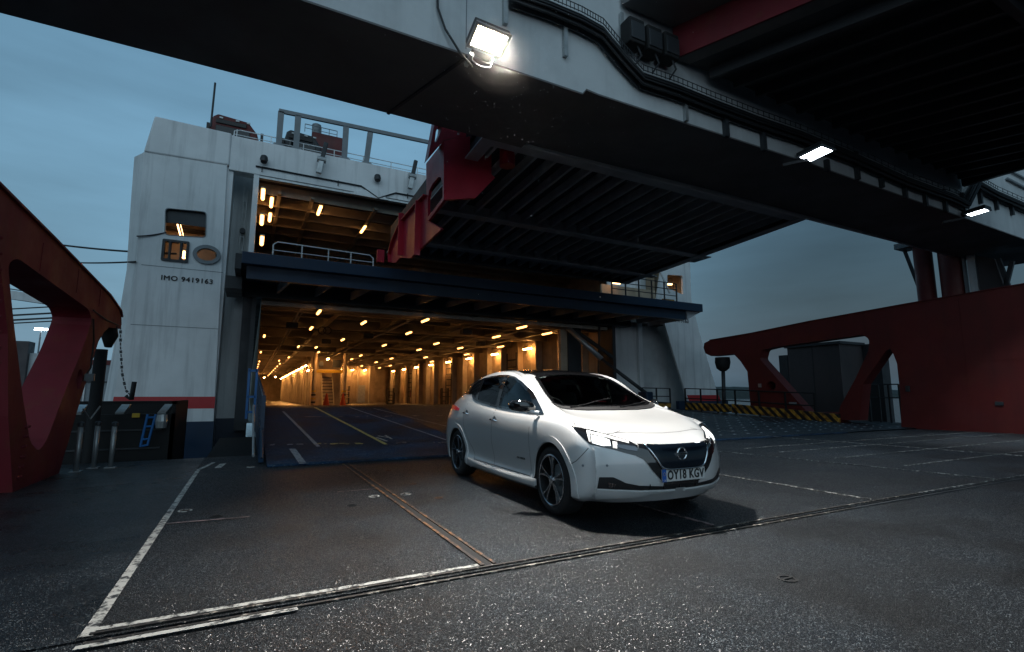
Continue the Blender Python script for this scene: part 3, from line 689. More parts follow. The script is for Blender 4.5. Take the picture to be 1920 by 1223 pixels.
# pallets / lockers silhouettes further in
for x, y, w, h in ((12.2, 50, .6, 1.6), (13.1, 54, .8, 1.2), (14.6, 41, .6, 1.5), (9.2, 57, .5, 1.9)):
    q = MB(); 
    for z in range(4): q.box((x, y, GZ0 + z * h / 4), (x + w, y + .5, GZ0 + z * h / 4 + .06))
    for xx in (x, x + w - .05): q.box((xx, y, GZ0), (xx + .05, y + .5, GZ0 + h))
    q.build('lashing_rack', M['ceildark'], ferry)
for px in ((612, 752), (643, 752)):
    p = YP(px, 42); c = thing('traffic_cone', 'orange traffic cone at the %s pillar of the lit casing inside the ferry' % ('left' if px[0] < 630 else 'right'), 'traffic cone', (p.x, 42, GZ0))
    MB().lathe([(.30, 0), (.26, .05), (.05, 1.0), (0, 1.02)], (p.x, 42, GZ0 + .04), (0, 0, 1), 16).build('cone', M['orange'], c)
    MB().box((p.x - .28, 41.72, GZ0), (p.x + .28, 42.28, GZ0 + .04)).build('base', M['black'], c)
# mouth of the main deck: header, right jamb, post and hydraulic ram
MB().box((-.45, YS - .1, 4.62), (17.2, YS + .3, 5.45)).build('door_header', M['darksteel'], ferry)
MB().box((GX1 - .12, YS, GZ0 - .3), (GX1 + .06, YS + 1.2, 4.95)).build('door_jamb', M['darksteel'], ferry)
MB().box((13.55, YS + .9, GZ0), (13.95, YS + 1.1, 4.7)).build('door_post', M['cream'], ferry)
MB().box((13.97, YS + .85, GZ0), (14.75, YS + 1.35, 4.9)).build('door_post', M['darksteel'], ferry)
a = YP((1062, 612), YS + .7); b = YP((1128, 674), YS - .5); c_ = YP((1215, 740), YS - 2.0)
MB().tube([a, b], .13, 14).build('hydraulic_ram', M['galv'], ferry, smooth=True)
MB().tube([b, c_], .085, 12).build('ram_rod', M['darksteel'], ferry, smooth=True)
MB().tube([a + Vector((.5, .3, .0)), b + Vector((.9, .2, .1))], .10, 10).build('ram_arm', M['darksteel'], ferry)
MB().box((c_.x - .35, c_.y - .3, .6), (c_.x + .05, c_.y + .3, 1.30)).build('ram_foot', M['blue'], ferry, bevel=.05)
MB().tube([YP((1122, 700), YS + .3), YP((1124, 600), YS + .3)], .05, 8).build('jamb_pipe', M['ceildark'], ferry)
# right hand stern
zt = 5.45
X = lambda px, y=YS: YP((px, 660), y).x
MB().box((GX1 + .06, YS + .5, -.5), (X(1212), YS + .6, 9.3)).build('recess_wall', M['white'], ferry)
MB().box((X(1206), YS + .3, -.5), (X(1213), YS + .5, 9.3)).build('recess_edge', M['white'], ferry)
MB().box((X(1212), YS + 1.2, -.5), (22.6, YS + 1.3, 9.3)).build('recess_wall', M['white2'], ferry)
zz_ = lambda p, y=YS: (YP(p, y).x, YP(p, y).z)
rt_out = [zz_((1232, 560)), zz_((1241, 590)), zz_((1290, 752)), (YP((1350, 752), YS).x, YP((1350, 752), YS).z), zz_((1340, 720)), zz_((1310, 620)), zz_((1296, 560)), zz_((1294, 500)), (YP((1294, 500), YS).x, 9.8), (20.0, 9.8)]
w2 = [YP(p, YS) for p in ((1251, 515), (1280, 517), (1281, 553), (1252, 540))]
h2 = round_poly([(p.x, p.z) for p in w2], .12, 4)
MB().plate(rt_out, [h2], lambda a, b: (a, YS, b), (0, .12, 0)).build('stern_tower_plating', M['white'], ferry)
q = MB(); pr2 = rt_out[3:9]
for (a1, b1_), (c1, d1) in zip(pr2[:-1], pr2[1:]): q.add([(a1, YS + .05, b1_), (c1, YS + .05, d1), (c1 + .3, YS + 1, d1), (a1 + .3, YS + 1, b1_)], [(0, 1, 2, 3)])
q.build('hull_side', M['white'], ferry, smooth=True)
p0 = w2[0]; lob = MB(); x0, x1, z0, z1 = p0.x - .1, w2[1].x + .3, w2[2].z - .6, p0.z + .2
lob.add([(x0,YS+.14,z0),(x1,YS+.14,z0),(x1,YS+1.1,z0),(x0,YS+1.1,z0),(x0,YS+.14,z1),(x1,YS+.14,z1),(x1,YS+1.1,z1),(x0,YS+1.1,z1)], [(0,1,2,3),(4,5,6,7),(2,3,7,6),(0,3,7,4),(1,2,6,5)]); lob.build('mooring_lobby', M['cream'], ferry)
tube_light(ferry, YP((1255, 533), YS + .5), .4, (1, 0, .1), M['portlamp'], .06, 'lobby_light')
tx2 = YP((1270, 601), YS); text_obj('IMO 9419163', .30, M['blackpaint'], (tx2.x - 8, -.012, tx2.z), (R_(90), 0, 0), ferry, 'imo_lettering', .004, .006, 1.0, 1.0)
rb = [zz_((1288, 741)), zz_((1292, 752)), zz_((1352, 752)), zz_((1347, 741))]
MB().prism([(a, YS - .004, b) for a, b in rb], (0, .003, 0)).build('red_band', M['stripered'], ferry)
MB().box((20.3, YS - .1, -3), (24.1, YS + .1, YP((1320, 752), YS).z)).build('blue_boot_top', M['blue'], ferry)
# upper platform (folded stern door)
PY0, PY1 = 17.0, 20.0
pl_ = MB().box((-.45, PY0, 5.12), (19.2, PY1, 5.50)); plat = pl_.build('upper_platform', M['blue'], ferry, bevel=.02)
MB().box((-.30, PY0 + .25, 4.72), (18.3, PY0 + .45, 5.12)).build('platform_girder', M['blue'], ferry)
MB().box((-.62, PY0 + .02, 4.95), (-.45, PY1, 5.42)).build('platform_end', M['darksteel'], ferry)
MB().box((-.9, PY0 + 1.2, 4.55), (-.42, PY1, 4.95)).build('platform_bracket', M['darksteel'], ferry)
for k in range(14): 
    x = 1.0 + k * 1.3; MB().bar((x, PY0 + .5, 4.95), (x - .3, PY1 - .1, 4.95), .08, .30).build('platform_rib', M['rib'], ferry)
MB().prism([(18.3, PY0 + .2, 5.12), (19.15, PY0 + .1, 5.12), (18.35, PY0 + .2, 4.72)], (0, 2.7, 0)).build('platform_nose', M['rib'], ferry)
q = MB(); p0, p1 = YP((512, 470), PY0 + .3), YP((700, 486), PY0 + .3); zb = 5.5
q.tube([(p0.x, PY0 + .3, zb), (p0.x, PY0 + .3, zb + .40), (p0.x + .12, PY0 + .3, zb + .5), (p1.x - .12, PY0 + .3, zb + .44), (p1.x, PY0 + .3, zb + .34), (p1.x, PY0 + .3, zb)], .022, 8)
q.tube([(p0.x, PY0 + .3, zb + .22), (p1.x, PY0 + .3, zb + .2)], .016, 6)
for t_ in (.27, .53, .76): xx = p0.x + (p1.x - p0.x) * t_; q.bar((xx, PY0 + .3, zb), (xx, PY0 + .3, zb + .47), .035)
q.build('platform_railing', M['white'], ferry)
q = MB(); a, b = YP((1150, 545), PY0 + .2), YP((1283, 555), PY0 + .2)
for zz in (.32, .62, .92): q.tube([(a.x, PY0 + .3, zb + zz), (b.x - .4, PY0 + .3, zb + zz)], .02, 6)
for k in range(6): xx = a.x + (b.x - .4 - a.x) * k / 5; q.bar((xx, PY0 + .3, zb), (xx, PY0 + .3, zb + .93), .05)
q.build('platform_railing', M['darksteel'], ferry)
MB().tube([YP((1237, 508), PY0 + 1.5), YP((1256, 550), PY0 + 1.2)], .05, 8).build('platform_strut', M['galv'], ferry)
MB().box((b.x - 1.2, PY0 + .35, zb), (b.x - .5, PY0 + .45, zb + .14)).build('platform_kerb', M['hazard'], ferry)
p = YP((1150, 535), YS - .2); MB().box((p.x - .9, YS - .4, 5.55), (p.x + 2.6, YS - .3, 6.6)).build('upper_gate', M['cream'], ferry)
tube_light(ferry, YP((1155, 531), YS - .9), .5, (1, 0, 0), M['portlamp'], .05, 'gate_light')
# stern ramp down to the linkspan: sloping deck, hinged flap, markings, side rail
RX0, RX1 = .33, 21.0
RS = .076
def rampz(y): return .04 + (y - 9.1) * RS
def RP(p):
    d = ray(p); t = (.04 - 9.1 * RS - CAM_H) / (d.z - RS * d.y); return EYE + d * t
def rq(x0, y0, x1, y1, dz, m, name='ramp_marking', sk=0):
    return MB().add([(x0,y0,rampz(y0)+dz),(x1,y0,rampz(y0)+dz),(x1+sk,y1,rampz(y1)+dz),(x0+sk,y1,rampz(y1)+dz)], [(0,1,2,3)]).build(name, m, ferry)
MB().prism([(RX0, 9.15, .03), (RX0, 18.2, rampz(18.2)), (RX0, 18.2, -.2), (RX0, 9.6, -.25)], (3.9, 0, 0)).build('stern_ramp', M['rampblue'], ferry)
MB().prism([(RX0 + 3.9, 9.15, .03), (RX0 + 3.9, 18.2, rampz(18.2) - .002), (RX0 + 3.9, 18.2, -.2), (RX0 + 3.9, 9.6, -.25)], (16.1 - RX0 - 3.9, 0, 0)).build('stern_ramp', M['rampdark'], ferry)
MB().prism([(16.1, 9.15, .03), (16.1, 20.0, .38), (16.1, 20.0, -.2), (16.1, 9.6, -.25)], (RX1 - 16.1, 0, 0)).build('linkspan_side_deck', M['rampdark'], None, kind='structure')
MB().prism([(RX0, 18.2, rampz(18.2)), (RX0, 20.2, rampz(18.2) + .03), (RX0, 24, GZ0 + .05), (RX0, 24, -.2), (RX0, 18.2, -.2)], (15.77, 0, 0)).build('ramp_crest', M['rampdark'], ferry)
MB().box((RX0, 9.05, .0), (16.1, 9.16, .045)).build('ramp_lip', M['rampblue'], ferry, bevel=.01)
def rline(a, b, w, m, dz=.006):
    A, B = RP(a), RP(b); d = Vector((B.x - A.x, B.y - A.y, 0)).normalized(); n_ = Vector((-d.y, d.x, 0)) * w / 2; q = []
    for p_ in (A + n_, A - n_, B - n_, B + n_): q.append((p_.x, p_.y, rampz(p_.y) + dz))
    return MB().add(q, [(0, 1, 2, 3)]).build('ramp_marking', m, ferry)
rline((597, 838), (531, 772), .07, M['linew']); rline((724, 834), (590, 764), .08, M['liney'])
rline((838, 826), (655, 764), .06, M['linew']); rline((838, 800), (700, 766), .05, M['linew']); rline((568, 870), (548, 842), .11, M['linew'])
rline((1290, 800), (1480, 822), .05, M['line2'])
for a_, b_ in (((706, 821), (726, 828)), ((709, 818), (732, 822)), ((722, 817), (735, 824))): rline(a_, b_, .05, M['line'], .008)
rnd = random.Random(11)
for yp, x0, x1, n_, mm in ((833, 580, 668, 13, M['liney']), (832, 735, 830, 9, M['line2']), (782, 560, 845, 16, M['line2']), (834, 500, 580, 4, M['linew'])):
    for k in range(n_):
        xp = rnd.uniform(x0, x1); w_ = rnd.uniform(3, 13); yy_ = yp + rnd.uniform(-.8, .8) - (xp - 600) * .008
        rline((xp, yy_), (xp + w_, yy_ - w_ * .01), rnd.uniform(.03, .09) * (1 if yp > 800 else 1.8), mm, .007)
MB().add([(RX0, RP((600, 836)).y, rampz(RP((600, 836)).y) + .004), (16.0, RP((600, 836)).y, rampz(RP((600, 836)).y) + .004), (16.0, RP((600, 836)).y + .035, rampz(RP((600, 836)).y) + .005), (RX0, RP((600, 836)).y + .035, rampz(RP((600, 836)).y) + .005)], [(0, 1, 2, 3)]).build('flap_joint', M['black'], ferry)
# studs on the right half of the ramp
st = MB(); 
for i in range(16):
    for j in range(22):
        x = 8.5 + j * .55; y = 9.6 + i * .5; z = rampz(y) if x < 16.1 else .03 + (y - 9.15) * .0323
        st.add([(x-.05,y-.03,z+.002),(x+.05,y-.03,z+.002),(x+.05,y+.03,z+.002),(x-.05,y+.03,z+.002),(x,y,z+.02)], [(0,1,4),(1,2,4),(2,3,4),(3,0,4)])
so_ = st.build('anti_slip_studs', M['galv'], ferry, kind='stuff')
# ramp side rail, blue, left
MB().prism([(RX0 - .12, 9.6, .02), (RX0 - .12, 10.3, .55), (RX0 - .12, 19.8, 1.25), (RX0 - .12, 19.8, .3)], (.08, 0, 0)).build('ramp_side_plate', M['blue'], ferry)
q = MB(); 
for k in range(10): y = 10.2 + k * 1.0; q.bar((RX0 - .08, y, rampz(y) + .1), (RX0 - .08, y, rampz(y) + 1.0), .06)
q.tube([(RX0 - .08, 10.2, rampz(10.2) + .98), (RX0 - .08, 19.4, rampz(19.4) + .98)], .03, 6)
q.tube([(RX0 - .08, 9.3, .12), (RX0 - .08, 10.2, .55)], .02, 6)
q.build('ramp_railing', M['blue'], ferry)
MB().tube([(RX0 - .2, 9.45, .15), (RX0 - .22, 12.2, .92)], .022, 8).build('ramp_guide_bar', M['galv'], ferry)
q = MB(); 
for x in (-.02, .14): q.bar((x, 13.2, .6), (x, 13.2, 1.75), .05)
for z in (.75, 1.1, 1.7): q.bar((-.02, 13.2, z), (.14, 13.2, z), .05)
q.build('ramp_lashing_frame', M['brightblue'], ferry)

# ------------------------------------------------------------------ vehicles on the top deck
def lorry(px0, px1, y, h, col, label, name='lorry', roof=True):
    a, b = YP(px0, y), YP(px1, y); L = b.x - a.x; z = tz + .1
    t = thing(name, label, 'lorry', ((a.x + b.x) / 2, y + .7, z))
    pts = [(a.x, z), (a.x, z + h * .55), (a.x + L * .06, z + h * .9), (a.x + L * .15, z + h), (b.x - L * .25, z + h * .93), (b.x - L * .06, z + h * .6), (b.x, z + h * .3), (b.x, z)]
    MB().prism([(x, y, zz) for x, zz in pts], (0, 2.2, 0)).build('cab', col, t, bevel=.06)
    MB().box((a.x + L * .12, y - .03, z + h * .28), (b.x - L * .2, y + .01, z + h * .62)).build('windscreen', M['darkglass'], t, bevel=.02)
    MB().box((a.x + L * .12, y - .05, z + h * .68), (b.x - L * .28, y + .0, z + h * .82)).build('sun_visor', M['blackpaint'], t, bevel=.02)
    for f in (.18, .5, .72): MB().box((a.x + L * f, y - .04, z + h * .85), (a.x + L * f + .12, y + .0, z + h * .9)).build('marker_lamp', M['galv'], t)
    for x in (a.x - .08, b.x + .02): MB().box((x, y - .1, z + h * .25), (x + .1, y + .05, z + h * .6)).build('mirror', M['blackpaint'], t)
    for x in (a.x + .2, b.x - .5): MB().lathe([(.3, 0), (.3, .3)], (x, y + .2, z + .1), (1, 0, 0), 16).build('wheel', M['tyre'], t)
    return t
lorry((391, 250), (487, 262), YS + 1.2, YP((440, 222), YS + 1.2).z - tz - .05, M['redwall'], 'red lorry cab with dark windscreen on the ferry top deck beside the mast')
lorry((531, 280), (606, 285), YS + 1.2, YP((560, 248), YS + 1.2).z - tz - .05, M['darksteel'], 'dark grey lorry on the ferry top deck behind the guard frame')
a, b = YP((598, 250), YS + 5), YP((643, 290), YS + 5)
fn = thing('funnel_casing', 'red deckhouse with grey funnel behind the dark lorry on the ferry top deck', 'funnel', ((a.x + b.x) / 2, YS + 6, tz))
MB().box((a.x - .3, YS + 5, tz), (b.x, YS + 8, YP((620, 254), YS + 5).z)).build('house', M['redwall'], fn, bevel=.03)
fz = YP((620, 254), YS + 5).z; p = YP((596, 230), YS + 5.5)
o = MB().lathe([(.22, fz), (.22, p.z + .1), (.14, p.z + .15)], (p.x, YS + 6, 0), (0, 0, 1), 16).build('funnel', M['greypost'], fn); smooth_angle(o)
q = MB(); q.tube([(p.x - .6, YS + 5.2, fz + .4), (b.x - .3, YS + 5.2, fz + .4)], .02, 6); q.tube([(p.x - .6, YS + 5.2, fz + .2), (b.x - .3, YS + 5.2, fz + .2)], .015, 6)
for k in range(5): xx = p.x - .6 + (b.x - .3 - p.x + .6) * k / 4; q.bar((xx, YS + 5.2, fz), (xx, YS + 5.2, fz + .4), .03)
q.build('railing', M['greypost'], fn)

# ------------------------------------------------------------------ side girders of the linkspan
RL = 'red linkspan side girders'
lg = thing('side_girder', 'dark red steel side girder with triangular openings at the left edge of the deck', 'girder', (-2.4, 8.9, 0), RL)
out = [(-1, 3.6), (3.0, 3.45), (6.79, 3.24), (8.43, 3.15), (11.53, 2.95), (12.5, 2.80), (12.66, 2.70), (12.74, 2.56), (12.60, 2.46), (11.78, 2.40), (11.45, 2.27), (11.15, 2.07), (10.5, 1.1), (9.81, -.02), (8.18, -.02), (7.75, .9), (7.45, 1.8), (7.02, 2.52), (6.6, 2.6), (5.4, 2.6), (4.9, 2.3), (4.0, 0), (-1, 0)]
hole = round_poly([(7.20, 2.55), (7.43, 2.66), (10.35, 2.52), (10.60, 2.38), (10.25, 1.85), (9.70, 1.25), (9.12, .52), (8.86, .40), (8.52, .55), (8.11, 1.1), (7.54, 1.98)], .12, 3)
el = XP((149, 711), -2.4); hole_e = [(el.y + .14 * math.cos(a), el.z + .16 * math.sin(a)) for a in [i * math.pi / 10 for i in range(20)]]
g1 = MB().plate(out, [hole, hole_e], lambda a, b: (-2.4, a, b), (-.5, 0, 0)).build('web_frame', M['red'], lg)
q = MB()
for (a, b), (c, d) in zip(out[:6], out[1:7]): q.bar((-2.65, a, b + .02), (-2.65, c, d + .02), .56, .03)
q.build('top_flange', M['red'], lg)
MB().plate([(7.6, 2.0), (8.3, .1), (8.9, -.01), (7.9, -.01)], [], lambda a, b: (-2.392, a, b), (.0, 0, 0)).v
bl = MB()
for k in range(9):
    for j in range(2):
        a = 6.87 + k * .045 + j * .09; b = 2.75 - k * .16 + j * .01
        bl.lathe([(.018, 0), (.018, .014), (.008, .02)], (-2.4, a, b), (1, 0, 0), 8)
for k in range(6):
    for j in range(2): bl.lathe([(.018, 0), (.018, .014), (.008, .02)], (-2.4, 8.3 + j * .1 - k * .01, .75 - k * .12), (1, 0, 0), 8)
bl.build('rivets', M['red'], lg, kind='stuff')
MB().tube([XP((175, 598), -2.37), XP((176, 640), -2.37), XP((170, 690), -2.37), XP((160, 705), -2.37)], .014, 6).build('conduit', M['cable'], lg)
MB().tube([XP((175, 582), -2.37), XP((200, 600), -2.37), XP((222, 610), -2.37)], .012, 6).build('conduit', M['cable'], lg)
p = XP((168, 708), -2.32); MB().box((p.x - .06, p.y - .06, p.z - .06), (p.x + .06, p.y + .06, p.z + .06)).build('socket_box', M['greypost'], lg, bevel=.01)
p = XP((205, 630), -2.5); MB().tube([(p.x, p.y, p.z + .25), (p.x, p.y + .03, p.z), (p.x, p.y, p.z - .22)], [.10, .14, .06], 12).build('tip_fender', M['black'], lg, smooth=True)
Z7 = lambda x, y: (1280 + x / 2.352, 380 + y / 2.352)
GXR = 20.3
c2 = lambda p: (XP(p, GXR).y, XP(p, GXR).z)
rg = thing('side_girder', 'dark red steel side girder with rounded tip and tall solid wall on the right', 'girder', (GXR, 9.6, 0), RL)
outr = [c2(Z7(95, 620)), c2(Z7(92, 640)), c2(Z7(100, 665)), c2(Z7(125, 677)), c2(Z7(225, 668)), c2(Z7(255, 700)), c2(Z7(285, 745)), c2(Z7(300, 905)), (12.2, .0), (12.1, .0), (11.3, .0), c2(Z7(690, 960)), c2(Z7(780, 960)), c2(Z7(795, 800)), c2(Z7(850, 720)), c2(Z7(895, 655)), c2(Z7(915, 645)), c2(Z7(930, 670)), c2(Z7(945, 710)), c2(Z7(960, 850)), (9.61, .0), (-6, 0), (-6, 4.6), (6.0, 4.42), (9.05, 4.31), c2(Z7(560, 524)), c2(Z7(300, 577)), c2(Z7(120, 607))]
hA = round_poly([c2(Z7(340, 690)), c2(Z7(350, 650)), c2(Z7(400, 638)), c2(Z7(600, 610)), c2(Z7(790, 583)), c2(Z7(822, 600)), c2(Z7(822, 648)), c2(Z7(760, 780)), c2(Z7(694, 900)), c2(Z7(690, 925)), c2(Z7(550, 925))], [.1, .1, .05, 0, .1, .15, .2, 0, .1, .02, .02], 4)
cc = c2(Z7(390, 808)); hC = [(cc[0] + .22 * math.cos(a), cc[1] + .2 * math.sin(a)) for a in [i * math.pi / 10 for i in range(20)]]
MB().lathe([(.3, 0), (.3, .02)], (GXR + .5, cc[0], cc[1]), (1, 0, 0), 20).build('hole_dark_disc', M['black'], rg)  # black disc added behind the round hole so it looks dark
MB().plate(outr, [hA, hC], lambda a, b: (GXR, a, b), (.55, 0, 0)).build('web_frame', M['redwall'], rg)
q = MB(); tp = [(-6, 4.6), (6.0, 4.42), (9.05, 4.31), c2(Z7(560, 524)), c2(Z7(300, 577)), c2(Z7(120, 607))]
for a, b in zip(tp[:-1], tp[1:]): q.bar((GXR + .27, a[0], a[1] + .012), (GXR + .27, b[0], b[1] + .012), .62, .025)
q.build('top_flange', M['redwall'], rg)
p = XP((1873, 757), GXR - .03); MB().box((p.x, p.y - .1, p.z - .06), (p.x + .04, p.y + .1, p.z + .06)).build('wall_lamp', M['darksteel'], rg, bevel=.01)
p = XP((1701, 729), GXR - .06); MB().box((p.x, p.y - .06, p.z - .1), (p.x + .08, p.y + .06, p.z + .1)).build('switch_box', M['darksteel'], rg, bevel=.01)
p = XP((1486, 757), GXR - .03); MB().box((p.x, p.y - .16, p.z - .06), (p.x + .04, p.y + .16, p.z + .06)).build('notice_plate', M['greypost'], rg)
p = XP((1424, 723), GXR - .03); MB().box((p.x, p.y - .07, p.z - .08), (p.x + .04, p.y + .07, p.z + .08)).build('notice_plate', M['galv'], rg)
for y in (7.6, 4.2): MB().box((GXR - .008, y, .02), (GXR, y + .02, 4.3)).build('weld_seam', M['redwall'], rg)
MB().box((GXR - .008, 2, 2.2), (GXR, 9.4, 2.215)).build('weld_seam', M['redwall'], rg)
for x_ in (8.1, 9.6, 10.9): MB().box((-2.40, x_, 2.66), (-2.392, x_ + .015, 3.02)).build('weld_seam', M['red'], lg)
# roller under the right tip
p = XP((1355, 680), GXR + .25)
rol = thing('tip_support', 'black rounded fender on a slim post under the red girder tip', 'fender post', (p.x, p.y, .3))
o = MB().lathe([(.34, .25), (.36, .0), (.30, -.28), (.14, -.42)], (p.x, p.y, p.z), (0, 0, 1), 20).build('fender', M['black'], rol); smooth_angle(o)
MB().tube([(p.x, p.y, p.z - .4), (p.x - .08, p.y, .3)], .09, 12).build('post', M['darksteel'], rol, smooth=True)
# ------------------------------------------------------------------ hazard kerb and railings on the right
kb = thing('hazard_kerb', 'long low kerb with yellow and black slanted stripes along the right ramp edge', 'kerb', (20.2, 14, 0))
KX = 20.12
for a_, b_, c_, d_ in (((1572, 793), (1572, 777), (1372, 757.5), (1372, 774)), ((1368, 773), (1368, 758), (1285, 755), (1285, 768))):
    MB().prism([XP(a_, KX), XP(b_, KX), XP(c_, KX), XP(d_, KX)], (.14, 0, 0)).build('kerb_board', M['hazard'], kb)
MB().box((21.0, 11.0, -.5), (24, 20.0, .02)).build('ramp_side_ledge', M['darksteel'], None, kind='structure')
p1 = YP((1212, 750), YS - 1)
kb2 = thing('hazard_kerb', 'short striped kerb board just beyond the car bonnet', 'kerb', (p1.x, YS - 1, .5))
MB().prism([YP((1190, 762), YS - 1), YP((1258, 766), YS - 1), YP((1258, 755), YS - 1), YP((1190, 750), YS - 1)], (0, .2, 0)).build('kerb_board', M['hazard'], kb2)
def railing(name, label, pts, h, m, nposts, group='dark railings by the ramp', sink=0.0):
    t = thing(name, label, 'railing', pts[0], group)
    for i in range(nposts):
        f = i / (nposts - 1) * (len(pts) - 1); k = min(int(f), len(pts) - 2); q = Vector(pts[k]).lerp(Vector(pts[k + 1]), f - k)
        MB().bar(q - Vector((0, 0, sink)), q + Vector((0, 0, h)), .06).build('post', m, t)
    for f in (.5, 1.0): MB().tube([Vector(p) + Vector((0, 0, h * f)) for p in pts], .028, 6).build('rail', m, t)
    return t
railing('railing', 'dark railing in front of the pale ferry recess above the bonnet', [(YP((1205, 752), 19.2).x, 19.2, .70), (YP((1257, 755), 19.2).x, 19.2, .68)], .80, M['darksteel'], 3)
railing('railing', 'long dark railing behind the striped kerb under the girder tip', [XP((1286, 765), 20.24), XP((1380, 772), 20.24), XP((1530, 785), 20.24)], 1.0, M['black'], 7, sink=.2)
railing('railing', 'dark railing seen through the small opening of the right girder', [XP((1632, 770), 23.5), XP((1690, 772), 23.5)], 1.1, M['darksteel'], 4, sink=.6)
# clutter of pipes behind the kerb
q = MB()
for k in range(5): a = XP((1300 + k * 24, 768), 22.0); q.bar(a, a + Vector((.9, -.6, .12)), .10, .06)
tag(q.build('timber_stack', M['greypost'], None), 'loose pale bars lying behind the striped kerb', 'bars')
# machinery house behind the right girder
a, b = XP((1475, 648), 25.0), XP((1573, 642), 25.0)
mh = thing('machinery_house', 'dark brown boxy machinery house behind the right red girder', 'machinery house', (26, (a.y + b.y) / 2, 0))
MB().box((25.0, b.y, -1.0), (26.9, a.y, a.z - .15)).build('wall', M['brownbox'], mh, bevel=.02)
MB().box((24.9, b.y - .1, a.z - .15), (27.0, a.y + .1, a.z - .02)).build('roof', M['darksteel'], mh)
for k in range(3, 4): y = b.y + (a.y - b.y) * k / 6; MB().box((24.985, y, 0), (25.0, y + .03, a.z - .2)).build('cladding_joint', M['darksteel'], mh)
MB().box((25.0, a.y + .02, 1.2), (25.6, a.y + .5, a.z - .5)).build('duct', M['darksteel'], mh)
MB().box((26.9, b.y - .8, -1), (27.6, b.y + .4, a.z - .1)).build('rear_cabinet', M['darksteel'], mh)
# ------------------------------------------------------------------ columns on top of the right girder
for i, (px, r, lab) in enumerate(((1731, .30, 'left of two thick dark red columns above the right girder wall'), (1783, .36, 'right of two thick dark red columns above the right girder wall'))):
    p = XP((px + 10, 575), 23.0); t = thing('support_column', lab, 'column', (p.x, p.y, 0), 'red columns above the right girder')
    o = MB().lathe([(r, 0), (r, 9.4)], (p.x, p.y, 0), (0, 0, 1), 24).build('shaft', M['redwall'], t); smooth_angle(o)
    MB().box((p.x - r * 1.2, p.y - r * 1.2, 6.9), (p.x + r * 1.2, p.y + r * 1.2, 7.1)).build('collar', M['redwall'], t)
p = XP((1700, 470), 23); ft = thing('access_tower', 'slim steel access frame with diagonal brace left of the red columns', 'access frame', (23, p.y, 3))
MB().bar(XP((1696, 470), 23), XP((1733, 565), 23), .10).build('brace', M['darksteel'], ft)
MB().bar(XP((1722, 470), 23), XP((1732, 562), 23), .07).build('post', M['darksteel'], ft)
for y_ in (500, 547): MB().bar(XP((1720, y_), 23), XP((1732, y_ + 1), 23), .06).build('rung', M['darksteel'], ft)
MB().box((22.6, p.y - .9, XP((1700, 468), 23).z), (23.4, p.y + .25, XP((1700, 458), 23).z)).build('platform', M['greypost'], ft)
for i, (x0, x1, m, lab) in enumerate(((1758, 1766, M['greypost'], 'slim grey pipe between the two red columns'), (1803, 1808, M['greypost'], 'slim grey pipe right of the red columns'), (1812, 1828, M['white2'], 'wide pale panel right of the red columns'))):
    a = XP((x0, 480), 22.9); b = XP((x1, 480), 22.9); tag(MB().box((22.85, b.y, 3.5), (23.0, a.y, 8.0)).build('riser_pipe' if i < 2 else 'cladding_panel', m, None), lab, 'pipe' if i < 2 else 'panel')
pc = [XP(p_, 22.8) for p_ in ((1830, 480), (1864, 485), (1885, 545), (1838, 552))]
tag(MB().prism(pc, (.3, 0, 0)).build('cladding_panel', M['brownbox'], None), 'leaning dark panel near the right edge above the red wall', 'panel')
br = thing('braced_frame', 'dark V shaped braces at the right edge above the red wall', 'brace', XP((1890, 540), 22.7))
MB().bar(XP((1872, 485), 22.7), XP((1892, 540), 22.7), .12).build('brace', M['darksteel'], br); MB().bar(XP((1898, 490), 22.7), XP((1886, 538), 22.7), .12).build('brace', M['darksteel'], br)

# ------------------------------------------------------------------ overhead gantry beam
BY0, BY1 = 6.35, 8.5
gb_ = thing('gantry_beam', 'huge grey white box girder crossing overhead with dark underside', 'gantry beam', (6, 7.4, 6.1))
bt = [(-12, 6.17), (4.62, 6.12), (4.70, 6.22), (4.95, 6.20), (6.9, 6.22), (10.5, 6.26), (16.5, 6.22), (22.5, 6.16), (26, 6.13)]
face = [(x, z) for x, z in bt] + [(26, 10.4), (-12, 10.4)]
MB().prism([(x, BY0, z) for x, z in face], (0, .06, 0)).build('front_web', M['white2'], gb_)
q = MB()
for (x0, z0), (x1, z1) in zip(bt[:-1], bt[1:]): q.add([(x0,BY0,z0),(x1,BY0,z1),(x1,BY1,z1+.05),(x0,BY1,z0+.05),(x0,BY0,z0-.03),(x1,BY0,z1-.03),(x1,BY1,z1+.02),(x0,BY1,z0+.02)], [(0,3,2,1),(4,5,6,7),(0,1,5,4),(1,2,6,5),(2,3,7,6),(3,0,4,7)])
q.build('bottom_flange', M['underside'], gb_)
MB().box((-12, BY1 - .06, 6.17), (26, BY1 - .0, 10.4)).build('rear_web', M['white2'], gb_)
MB().bar((2.55, BY0, 6.085), (1.9, BY1, 6.135), .05, .02).build('flange_weld', M['darksteel'], gb_)
MB().box((2.52, BY0 - .004, 6.2), (2.535, BY0, 10)).build('web_joint', M['greypost'], gb_)
